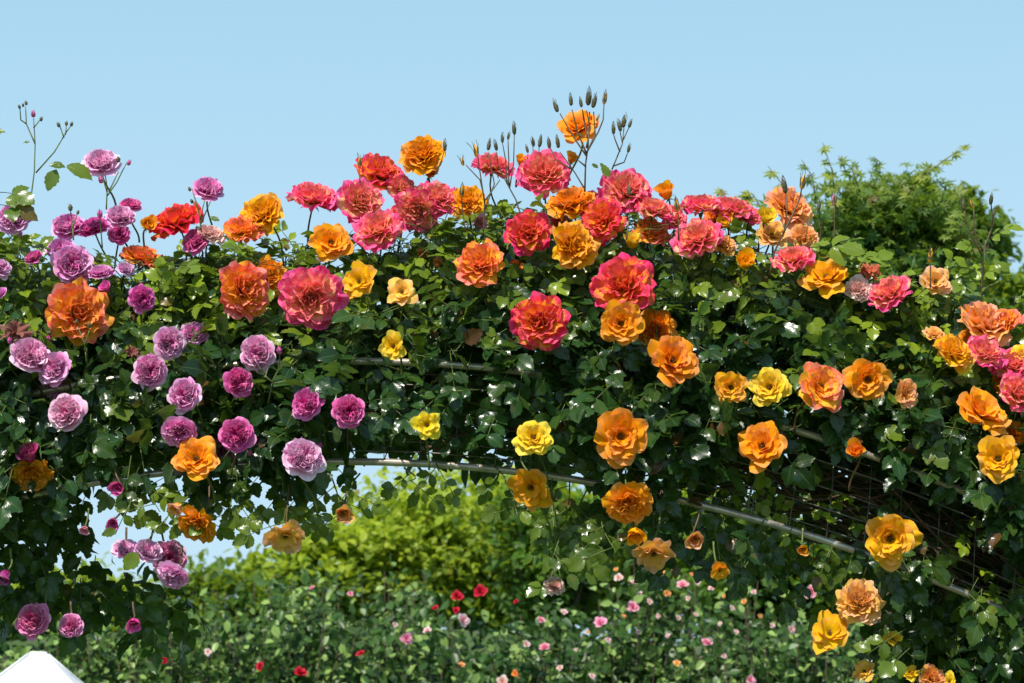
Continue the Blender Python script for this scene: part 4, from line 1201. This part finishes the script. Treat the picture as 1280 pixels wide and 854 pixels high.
spray('tall spray of seven dark buds in front of the topmost orange rose', (731, 240),
      [[(731, 240), (732, 205), (735, 185), (737, 140)], [(733, 195), (716, 170), (700, 142)], [(733, 192), (722, 165), (715, 137)], [(735, 175), (730, 150), (728, 137)], [(735, 188), (748, 165), (754, 150), (755, 130)],
       [(734, 190), (744, 168), (742, 140)], [(732, 208), (722, 200)], [(733, 185), (738, 160), (733, 138)]],
      [(697, 134, 18, -.3, 'g'), (714, 126, 18, -.1, 'g'), (727, 129, 15, -.1, 'g'), (735, 125, 20, -.05, 'g'), (741, 128, 20, .08, 'g'), (755, 124, 18, .0, 'g'), (745, 148, 10, .3, 'g')],
      leaves=[(740, 205, .6, -.4, 10, .2, 1), (728, 170, -.8, .3, 8, .2, 1)], Y=.0, thick=.0019)
spray('loose spray of five small buds right of the topmost orange rose', (765, 212),
      [[(765, 212), (772, 195), (778, 180), (780, 160)], [(775, 190), (769, 175), (767, 168)], [(778, 178), (775, 165)], [(779, 175), (786, 160)], [(766, 208), (780, 203), (785, 190)]],
      [(767, 163, 14, -.1, 'g'), (776, 160, 13, -.1, 'g'), (779, 154, 16, 0, 'g'), (786, 155, 14, .1, 'g'), (785, 187, 11, .1, 'g')], Y=.08)
spray('brown bud on a stalk before the pink and peach rose right of the crown', (785, 300), [[(783, 300), (787, 270), (787, 248)]], [(787, 238, 20, 0, 'g')], Y=-.1, leaves=[(762, 222, -.3, .5, 22, .55, 1)])
spray('dark bud before the amber rose at the end of the pink cluster', (580, 290), [[(582, 290), (578, 262), (577, 245)]], [(577, 240, 18, -.05, 'g')], Y=-.02)
spray('brown green bud below the amber half open rose on the right skyline', (850, 300), [[(848, 300), (848, 268)]], [(847, 258, 20, 0, 'g')], Y=-.02)
spray('two tall plump buds crossing the peach rose left of the maple', (962, 345),
      [[(962, 345), (968, 315), (980, 290), (984, 262), (982, 240)], [(979, 292), (990, 270), (1000, 248), (1002, 236)]],
      [(982, 234, 22, 0, 'g'), (1002, 229, 22, .1, 'orange')], Y=.0, thick=.0022, leaves=[(1010, 310, 1, .1, 34, .5, 3)])
spray('thin stalk with two buds in front of the left flank of the maple', (1044, 330), [[(1020, 330), (1026, 290), (1024, 262)], [(1040, 330), (1043, 290), (1043, 255)]],
      [(1043, 250, 20, 0, 'pink'), (1023, 258, 14, 0, 'g')], Y=.02)
spray('spray of four dark buds standing against the sky at the far right', (1226, 385),
      [[(1226, 385), (1228, 340), (1230, 310), (1240, 285), (1242, 265)], [(1229, 315), (1218, 290), (1217, 262)], [(1228, 320), (1212, 290), (1205, 262)], [(1240, 285), (1239, 256)]],
      [(1205, 257, 17, -.1, 'g'), (1217, 255, 16, -.1, 'g'), (1238, 250, 18, -.05, 'g'), (1242, 265, 14, .1, 'g')],
      leaves=[(1226, 310, -1, .2, 16, .6, 3), (1228, 330, 1, .0, 16, .6, 3), (1226, 350, -.8, -.2, 18, .5, 5)], Y=.05, thick=.002)
spray('single reddish bud above the peach orange rose right of the maple', (1164, 360), [[(1163, 360), (1163, 330)]], [(1162, 322, 18, 0, 'orange')], Y=-.04)

# ------------------------------------------------------------------ background: shrubs, trees, canopy
def crown(mb_sc, cx, cz, cy, rx, rz, ry, n, L, pale_sunlit, templates_like='simple', surf=.55, up=.9, sunlit_top=True):
    """leaf clumps through an uneven ellipsoid"""
    clumps = []
    for i in range(max(6, n // 95)):
        u = rng.normal(0, 1, 3); u /= np.linalg.norm(u)
        rr_ = random.uniform(surf, 1.02)
        clumps.append((np.array((cx + u[0] * rx * rr_, cy + u[1] * ry * rr_, cz + u[2] * rz * rr_)), random.uniform(.10, .20) * min(rx, rz) * 1.4, random.random()))
    for i in range(n):
        c_, s_, v_ = random.choice(clumps)
        p_ = c_ + rng.normal(0, 1, 3) * np.array((s_, s_, s_ * .6))
        hh = (p_[2] - cz) / rz
        yg = np.clip(pale_sunlit + (.35 * hh if sunlit_top else 0) + random.uniform(-.25, .25), 0, 1)  # sunlit yellow painted stronger towards the crown top
        out = p_ - np.array((cx, cy, cz)); out /= np.linalg.norm(out) + 1e-6
        mb_sc.leaf(p_, out * .5 + rng.normal(0, .6, 3), np.array((0, -.15, up)) + out * .4 + rng.normal(0, .35, 3), random.uniform(.7, 1.3) * L, (yg, v_, random.random()))


def shrub(px, ytop, Y, wpx, label, n=7000, L=.047, pale_sunlit=.1):
    c_ = P(px, ytop, Y); w = wpx * S(Y) / 2
    t = thing('rose_shrub', label, 'rose shrub', (c_.x, Y, 0), 'rose shrubs growing behind the arch')
    sc = Scatter()
    H = c_.z
    # upright branching canes with leaves: uneven top
    tips = []
    for i in range(70):
        a = random.uniform(0, 6.3); r_ = math.sqrt(random.random()) * w
        x_ = r_ * math.cos(a) * 1.15; y_ = r_ * math.sin(a) * .8
        h_ = H * random.uniform(.80, 1.01) - .18 * (r_ / w) ** 2
        tips.append((x_, y_, h_))
    mb = MB()
    for x_, y_, h_ in tips:
        b0 = Vector((x_ * .15, y_ * .15, 0.0)); e = Vector((x_, y_, h_))
        m_ = Vector((x_ * .6, y_ * .6, h_ * .6))
        mb.tube([b0, (b0 + m_) / 2, m_, (m_ + e) / 2 + Vector((.01, 0, 0)), e], .007, .002, 4)
        for k_ in range(n // 70):
            t_ = 1 - random.random() ** 1.3 * .62
            q_ = b0.lerp(e, t_) if t_ > .6 else m_ * (t_ / .6)
            cl_ = int(t_ * 9); q_ = q_ + Vector((math.sin(cl_ * 2.4 + x_ * 50), math.cos(cl_ * 2.4 + x_ * 50), 0)) * .06
            p_ = np.array(q_) + rng.normal(0, .045, 3) * np.array((1, 1, .9))
            sc.leaf(p_, rng.normal(0, .7, 3) + np.array((0, -.4, -.2)), np.array((0, -.5, .85)) + rng.normal(0, .5, 3), random.uniform(.6, 1.25) * L,
                    (np.clip(pale_sunlit + (random.uniform(.5, 1.0) if random.random() < .24 else 0), 0, 1), random.random(), random.random()))  # share of leaves coloured pale in place of sun glints
    mb.build('canes', M['cane'], t)
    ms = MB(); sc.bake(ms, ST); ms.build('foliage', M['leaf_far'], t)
    return t


shrub(165, 735, 6.3, 210, 'rose shrub right of the white canopy, seen low below the lilac flowers', pale_sunlit=.25)
shrub(330, 728, 6.6, 230, 'rose shrub below the hanging peach flower, dull green with pale glints', pale_sunlit=.12)
shrub(470, 690, 7.4, 230, 'rose shrub in front of the bright yellow green tree, bearing a few pink roses', pale_sunlit=.12)
shrub(610, 766, 6.4, 200, 'low dark rose shrub in the middle, topped by red roses', pale_sunlit=.06)
shrub(745, 748, 6.8, 210, 'rose shrub right of the red roses with pink and cream flowers', pale_sunlit=.1)
shrub(850, 692, 7.2, 230, 'tall rose shrub glinting white, full of tiny pale pink flowers', pale_sunlit=.14)
shrub(985, 735, 6.6, 220, 'rose shrub under the small hanging amber flower, dark below', pale_sunlit=.1)
shrub(1130, 760, 7.0, 240, 'shaded rose shrub behind the golden flowers at lower right', pale_sunlit=.1)
shrub(1290, 760, 7.0, 240, 'rose shrub at the lower right corner behind the trailing foliage', pale_sunlit=.3)
shrub(30, 800, 6.9, 190, 'yellow green shrub behind the white canopy', pale_sunlit=.75, n=4200)

# flowers on those shrubs
FAR = [
 (571, 745, 8, 'red', 'left one of two larger red roses in the middle background'), (600, 739, 9, 'red', 'right one of two larger red roses in the middle background'),
 (570, 763, 5, 'red', 'small red rose just above the cream one in the background'), (544, 760, 5, 'red', 'dark red rose left of the pair in the middle background'),
 (451, 817, 6, 'red', 'dim red rose low left of the pink background rose'), (375, 840, 9, 'red', 'red rose at the bottom edge left of centre'),
 (325, 833, 6, 'red', 'small red rose left of the one at the bottom edge'), (645, 752, 4, 'red', 'small dark red rose left of the withered hanging one, on the dark shrub'),
 (579, 775, 9, 'blush', 'cream pink rose under the red ones in the background'), (534, 788, 6, 'blush', 'small cream rose between the pink rose and the red ones'),
 (508, 798, 8, 'rosepink', 'pink rose on the shrub before the bright tree'), (494, 781, 4, 'blush', 'tiny pale rose up left of the pink background rose'),
 (676, 775, 6, 'rosepink', 'small deep pink rose below the withered hanging one'), (681, 809, 8, 'rosepink', 'pink and white rose low at the centre background'),
 (658, 805, 5, 'blush', 'pale rose left of the pink and white one in the low centre'), (750, 778, 9, 'rosepink', 'crescent shaped pink rose in shade right of centre background'),
 (705, 765, 5, 'blush', 'small pale rose just below the yellow green trailing shoot'), (644, 842, 5, 'coral', 'small coral rose at the bottom edge near the centre'),
 (577, 831, 5, 'peach', 'small peach rose low beneath the cream pink one'), (628, 852, 8, 'blush', 'pale pink rose cut by the bottom edge at the centre'),
 (791, 759, 8, 'rosepink', 'pink rose on the tall glinting shrub, lower left'), (853, 731, 8, 'rosepink', 'pink rose at the top of the tall glinting shrub'),
 (883, 803, 8, 'rosepink', 'pink rose on dark leaves below the tall glinting shrub'), (846, 829, 5, 'peach', 'peach bud like rose under the pink one on dark leaves'),
 (1014, 740, 9, 'rosepink', 'upright pink rose left of the pale peach rose on the arch'), (1109, 751, 7, 'magenta', 'small magenta rose right of the pale peach rose on the arch'),
 (989, 787, 6, 'blush', 'pale pink rose left of the golden orange one low at right'), (938, 850, 7, 'rosepink', 'pink rose cut by the bottom edge right of centre'),
 (773, 722, 6, 'blush', 'pale pink rose left of the tall glinting shrub'), (792, 728, 5, 'blush', 'second pale pink rose along the left rim of the glinting shrub'),
 (748, 715, 5, 'blush', 'pale rose beside the withered hanging one, upper'), (890, 735, 5, 'blush', 'pale pink rose right of the topmost one on the glinting shrub'),
 (975, 700, 6, 'blush', 'pale pink rose behind the leaves hanging under the tube'), (834, 742, 5, 'peach', 'peach rose on the glinting shrub, left of its topmost pink one'),
 (260, 815, 5, 'blush', 'pale rose low on the shrub right of the canopy'), (205, 825, 5, 'red', 'tiny red rose low on the shrub right of the canopy'),
 (438, 742, 4, 'rosepink', 'tiny pink rose in front of the yellow green tree'), (390, 735, 4, 'rosepink', 'tiny pink rose right below the hanging peach flower'),
]
for x, y, r, m, lb in FAR:
    rose(x, y, r, m, 'blob', random.choice('fqu'), lb, Y=5.35 + random.uniform(0, .15), small=True, name='rose_flower', cat='rose', group='roses on the shrubs behind the arch')
tiny = [(770, 712), (808, 705), (815, 722), (828, 716), (842, 712), (865, 718), (872, 728), (800, 742), (812, 752), (860, 748), (905, 745), (915, 760), (930, 752), (780, 770), (823, 770), (848, 772), (870, 768), (900, 780), (920, 790), (950, 770), (965, 782), (942, 740), (798, 790), (835, 795), (905, 820), (760, 800), (735, 790), (720, 812), (700, 835), (740, 845)]
for x, y in tiny:
    rose(x, y, random.uniform(2.6, 4.2), random.choice(('blush', 'blush', 'peach')), 'blob', 'q', 'tiny pale bud like rose dotting the white glinting shrubs right of centre', Y=5.4 + random.uniform(0, .2), small=True, group='tiny pale roses on the glinting shrubs')


def tree(name, label, cat, px, py, Y, rx, rz, n, L, mat, pale_sunlit, tpl, group=None, extra=None, surf=.5, ry=None, clear=0):
    c_ = P(px, py, Y); s_ = S(Y)
    t = thing(name, label, cat, (c_.x, Y, 0), group)
    rx *= s_; rz *= s_; ry = ry or rx
    tb = MB()
    z0 = c_.z - rz * .3
    tb.tube([(0, 0, 0), (.03, 0, z0 * .4), (-.02, .02, z0 * .8), (0, 0, z0 + rz * .4)], .05 * max(1, rx), .02 * max(1, rx), 9)
    tb.build('trunk', M['bark'], t)
    lb_ = MB()
    for i in range(22):
        u = rng.normal(0, 1, 3); u /= np.linalg.norm(u); u[2] = abs(u[2]) * .9 - .15
        e = Vector((u[0] * rx * .9, u[1] * ry * .9, c_.z + u[2] * rz * .9))
        st_ = Vector((0, 0, z0 * random.uniform(.75, 1)))
        lb_.tube(bezier(st_, st_ + Vector((0, 0, .2 * rz)), e - Vector((0, 0, .2 * rz)), e, 6), .018 * max(1, rx), .004, 5)
    lb_.build('limbs', M['bark'], t)
    sc = Scatter()
    crown(sc, 0, c_.z, 0, rx, rz, ry, n, L, pale_sunlit, surf=surf)
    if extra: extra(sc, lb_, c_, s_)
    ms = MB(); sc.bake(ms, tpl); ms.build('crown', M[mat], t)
    return t


# Japanese maple behind the right shoulder
mt = tree('maple_tree', 'green Japanese maple with a rounded crown rising behind the right side of the arch', 'maple tree', 1100, 322, 4.0, 98, 106, 12500, .037, 'maple_leaf', .12, MT, surf=.35)


def maple_shoot(px0, py0, px1, py1, n, yg=.9, Y=3.6):
    b = mt.location
    a = P(px0, py0, Y) - b; e = P(px1, py1, Y) - b
    mb = MB(); mb.tube([a, (a + e) / 2 + Vector((.01, 0, .015)), e], .003, .0012, 4)
    o = mb.build('shoot', M['redstem'], mt)
    sc = Scatter()
    for i in range(n):
        q_ = a.lerp(e, (i + .5) / n)
        for sg in (-1, 1):
            sc.leaf(tuple(q_), (sg, -.3, random.uniform(-.5, .4)), np.array((0, -.7, .7)) + rng.normal(0, .25, 3), random.uniform(.025, .042), (yg * random.uniform(.6, 1.1) if yg < 1 else 1, .8, random.random()))
    ms = MB(); sc.bake(ms, MT); ms.build('leaves', M['maple_leaf'], o)


for a in ((1045, 260, 1028, 178, 5, .9), (1020, 250, 1002, 200, 3, .3), (1075, 240, 1048, 195, 3, .5), (1100, 220, 1092, 196, 3, .3), (1140, 232, 1212, 180, 6, .8), (1130, 250, 1165, 205, 4, .7),
          (985, 260, 960, 208, 3, .9), (1010, 262, 985, 236, 3, .8), (930, 260, 935, 238, 3, 1), (905, 262, 900, 236, 3, 1), (950, 258, 925, 240, 3, .9), (1180, 300, 1200, 262, 4, .6)):
    maple_shoot(*a)

tree('broadleaf_tree', 'tree with fine light green foliage behind the maple at the right edge of the sky', 'tree', 1200, 296, 9.0, 54, 66, 5200, .05, 'tree_leaf', -.1, ST, surf=.4, group='trees beyond the arch')
tree('broadleaf_tree', 'yellow green tree low at the far right, lower than the fine leaved one', 'tree', 1236, 400, 8.0, 62, 66, 4200, .05, 'tree_leaf', -.05, ST, surf=.4, group='trees beyond the arch')
tree('broadleaf_tree', 'tree just touching the right edge of the picture behind the orange roses', 'tree', 1310, 420, 9.0, 55, 80, 3000, .05, 'tree_leaf', -.1, ST, surf=.4, group='trees beyond the arch')
tree('broadleaf_tree', 'bright yellow green tree seen under the arch left of centre', 'tree', 590, 690, 13.0, 165, 105, 24000, .062, 'tree_leaf', .5, ST, surf=.3, group='trees beyond the arch')
tree('broadleaf_tree', 'dark green tree seen under the crown of the arch, beside the bright one', 'tree', 690, 700, 11.0, 80, 100, 8000, .055, 'tree_leaf', -.3, ST, surf=.3, group='trees beyond the arch')
tree('broadleaf_tree', 'bright bushy tree between the low one and the big bright one under the arch', 'tree', 480, 725, 12.2, 85, 78, 9000, .06, 'tree_leaf', .45, ST, surf=.3, group='trees beyond the arch')
tree('broadleaf_tree', 'low yellow green tree under the hanging peach rose', 'tree', 395, 745, 12.0, 95, 75, 7500, .075, 'tree_leaf', .4, ST, surf=.3, group='trees beyond the arch')
tree('broadleaf_tree', 'dull green tree behind the sky gap at lower left', 'tree', 262, 785, 11.0, 85, 75, 6000, .065, 'tree_leaf', -.15, ST, surf=.3, group='trees beyond the arch')
tree('broadleaf_tree', 'light green tree glimpsed through leaves right of the dark one', 'tree', 830, 690, 13.0, 110, 90, 9000, .07, 'tree_leaf', .2, ST, surf=.3, group='trees beyond the arch')
tree('broadleaf_tree', 'dark tree filling the gap under the right side of the arch', 'tree', 960, 720, 12.0, 130, 90, 8000, .07, 'tree_leaf', -.15, ST, surf=.3, group='trees beyond the arch')
tree('broadleaf_tree', 'tree behind the trailing foliage at the lower right', 'tree', 1180, 750, 12.0, 150, 100, 8000, .075, 'tree_leaf', -.1, ST, surf=.3, group='trees beyond the arch')
tree('broadleaf_tree', 'yellow green tree behind the lower left corner', 'tree', 60, 800, 12.0, 130, 80, 8000, .075, 'tree_leaf', .25, ST, surf=.3, group='trees beyond the arch')

# clipped hedge closing the view behind the shrubs
hz_ = P(640, 800, 9.5).z
hd = thing('hedge', 'dark clipped hedge glimpsed through gaps behind the rose shrubs', 'hedge', (0, 9.5, 0))
mb = MB(); nxh = 60; vs = []; fs = []
prof_ = [(-.45, 0), (-.48, hz_ * .5), (-.45, hz_ * .92), (-.3, hz_), (.3, hz_), (.45, hz_ * .9), (.45, 0)]
for i in range(nxh + 1):
    for (yy, zz) in prof_:
        vs.append((-9 + 18 * i / nxh, yy + random.uniform(-.05, .05), zz + (random.uniform(-.06, .06) if zz else 0)))
for i in range(nxh):
    for j in range(len(prof_) - 1):
        k_ = i * len(prof_) + j
        fs.append((k_, k_ + 1, k_ + len(prof_) + 1, k_ + len(prof_)))
mb.add(vs, fs); mb.build('inner_growth', M['grass'], hd)
sc = Scatter()
for i in range(15000):
    sc.leaf((random.uniform(-6, 6), -.48 + rng.normal(0, .06), random.uniform(hz_ * .45, hz_ * 1.03)), rng.normal(0, .7, 3) + np.array((0, -.3, -.2)), np.array((0, -.6, .7)) + rng.normal(0, .5, 3), random.uniform(.04, .08), (0, random.random() * .4, random.random()))
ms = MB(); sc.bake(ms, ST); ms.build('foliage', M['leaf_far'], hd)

# white canopy, lower left: a square pyramid roof with valance on four posts
cp = P(48, 819, 4.6)
can = thing('garden_canopy', 'white canvas canopy roof with a blunt peak at the lower left corner', 'canopy', (cp.x, 4.6, 0))
mb = MB()
hs = .62; zt = cp.z; ze = zt - .40
rows = 8; vs = []; fs = []
for side in range(4):
    a = side * math.pi / 2 + math.pi / 4
    b = a + math.pi / 2
    c0 = Vector((math.cos(a), math.sin(a), 0)) * hs * 1.414; c1 = Vector((math.cos(b), math.sin(b), 0)) * hs * 1.414
    base = len(vs)
    for i in range(rows + 1):
        t = i / rows
        for j in range(rows + 1):
            u = j / rows
            e = c0.lerp(c1, u)
            sag = .05 * math.sin(math.pi * t) + .03 * math.sin(math.pi * u) * t
            r_ = .05 + .95 * t
            vs.append((e.x * r_, e.y * r_, zt + (ze - zt) * t - sag))
    for i in range(rows):
        for j in range(rows):
            k_ = base + i * (rows + 1) + j
            fs.append((k_, k_ + rows + 1, k_ + rows + 2, k_ + 1))
mb.add(vs, fs); mb.build('canopy_roof', M['canvas'], can)
mb = MB(); mb.tube([(0, 0, zt - .03), (0, 0, zt + .012)], .05, .03, 10); mb.build('peak_cap', M['canvas'], can)
for side in range(4):
    a = side * math.pi / 2 + math.pi / 4
    c0 = Vector((math.cos(a), math.sin(a), 0)) * hs * 1.414
    mb = MB(); mb.tube([Vector((c0.x * (.05 + .95 * t), c0.y * (.05 + .95 * t), zt + (ze - zt) * t - .05 * math.sin(math.pi * t) + .002)) for t in np.linspace(0, 1, 9)], .0055, .0055, 6)
    mb.build('ridge_seam', M['canvas'], can)
mb = MB()
for side in range(4):
    a = side * math.pi / 2 + math.pi / 4; b = a + math.pi / 2
    c0 = Vector((math.cos(a), math.sin(a), 0)) * hs * 1.414; c1 = Vector((math.cos(b), math.sin(b), 0)) * hs * 1.414
    v_ = []; f_ = []
    for j in range(13):
        e = c0.lerp(c1, j / 12)
        s2 = .03 * math.sin(math.pi * j / 12)
        v_ += [(e.x, e.y, ze - s2), (e.x, e.y, ze - .14 - .02 * abs(math.sin(j * math.pi / 2)))]
    for j in range(12): f_.append((2 * j, 2 * j + 1, 2 * j + 3, 2 * j + 2))
    mb.add(v_, f_)
mb.build('valance', M['canvas'], can, smooth=False)
for sx in (-1, 1):
    for sy in (-1, 1):
        mb = MB(); mb.tube([(sx * hs * .97, sy * hs * .97, 0), (sx * hs * .97, sy * hs * .97, ze - .01)], .015, .015, 8); mb.build('post', M['metal'], can)

# ------------------------------------------------------------------ light
SUN_EL, SUN_AZ = 54.0, 206.0     # azimuth: where the sun stands, degrees clockwise from +Y
world = bpy.data.worlds.new('World'); scene.world = world; world.use_nodes = True
nt = world.node_tree; N, L = nt.nodes, nt.links; N.clear()
o = N.new('ShaderNodeOutputWorld'); bg = N.new('ShaderNodeBackground')
sky = N.new('ShaderNodeTexSky'); sky.sky_type = 'NISHITA'; sky.sun_disc = False
sky.sun_elevation = R(SUN_EL); sky.sun_rotation = R(SUN_AZ); sky.air_density = 1.0; sky.dust_density = 0.6; sky.ozone_density = 2.0
tc = N.new('ShaderNodeTexCoord'); sp = N.new('ShaderNodeSeparateXYZ'); L.new(tc.outputs['Generated'], sp.inputs[0])
mr = N.new('ShaderNodeMapRange'); mr.interpolation_type = 'SMOOTHSTEP'; L.new(sp.outputs[2], mr.inputs[0])
mr.inputs[1].default_value = 0.18; mr.inputs[2].default_value = 0.62; mr.inputs[3].default_value = 0.96; mr.inputs[4].default_value = 0.55
hz = ramp(N, [(0.0, (0.60, 0.84, 0.98)), (0.09, (0.56, 0.80, 0.97)), (0.30, (0.42, 0.71, 0.92)), (1.0, (0.25, 0.45, 0.75))]); L.new(sp.outputs[2], hz.inputs[0])
sm = N.new('ShaderNodeVectorMath'); sm.operation = 'SCALE'; L.new(sky.outputs[0], sm.inputs[0]); sm.inputs[3].default_value = 1.0
h10 = N.new('ShaderNodeVectorMath'); h10.operation = 'SCALE'; L.new(hz.outputs[0], h10.inputs[0]); h10.inputs[3].default_value = 10.0
mx = mixrgb(N, L, mr.outputs[0], sm.outputs[0], h10.outputs[0])
gt = math_node(N, L, 'GREATER_THAN', sp.outputs[2], -0.01)
mx = mixrgb(N, L, gt, (0.5, 0.7, 0.4), mx)
L.new(mx, bg.inputs[0]); bg.inputs[1].default_value = 0.1
L.new(bg.outputs[0], o.inputs[0])
sd = bpy.data.lights.new('sun', 'SUN'); sd.energy = 5.0; sd.angle = R(.5); sd.color = (1, .95, .87)
so = bpy.data.objects.new('sun', sd); link(so)
dirv = Vector((math.sin(R(SUN_AZ)) * math.cos(R(SUN_EL)), math.cos(R(SUN_AZ)) * math.cos(R(SUN_EL)), math.sin(R(SUN_EL))))
so.rotation_euler = dirv.to_track_quat('Z', 'Y').to_euler()
scene.view_settings.view_transform = 'Standard'
scene.view_settings.look = 'None'
scene.view_settings.exposure = 0
scene.render.engine = 'CYCLES'
scene.cycles.max_bounces = 8
scene.cycles.transmission_bounces = 6
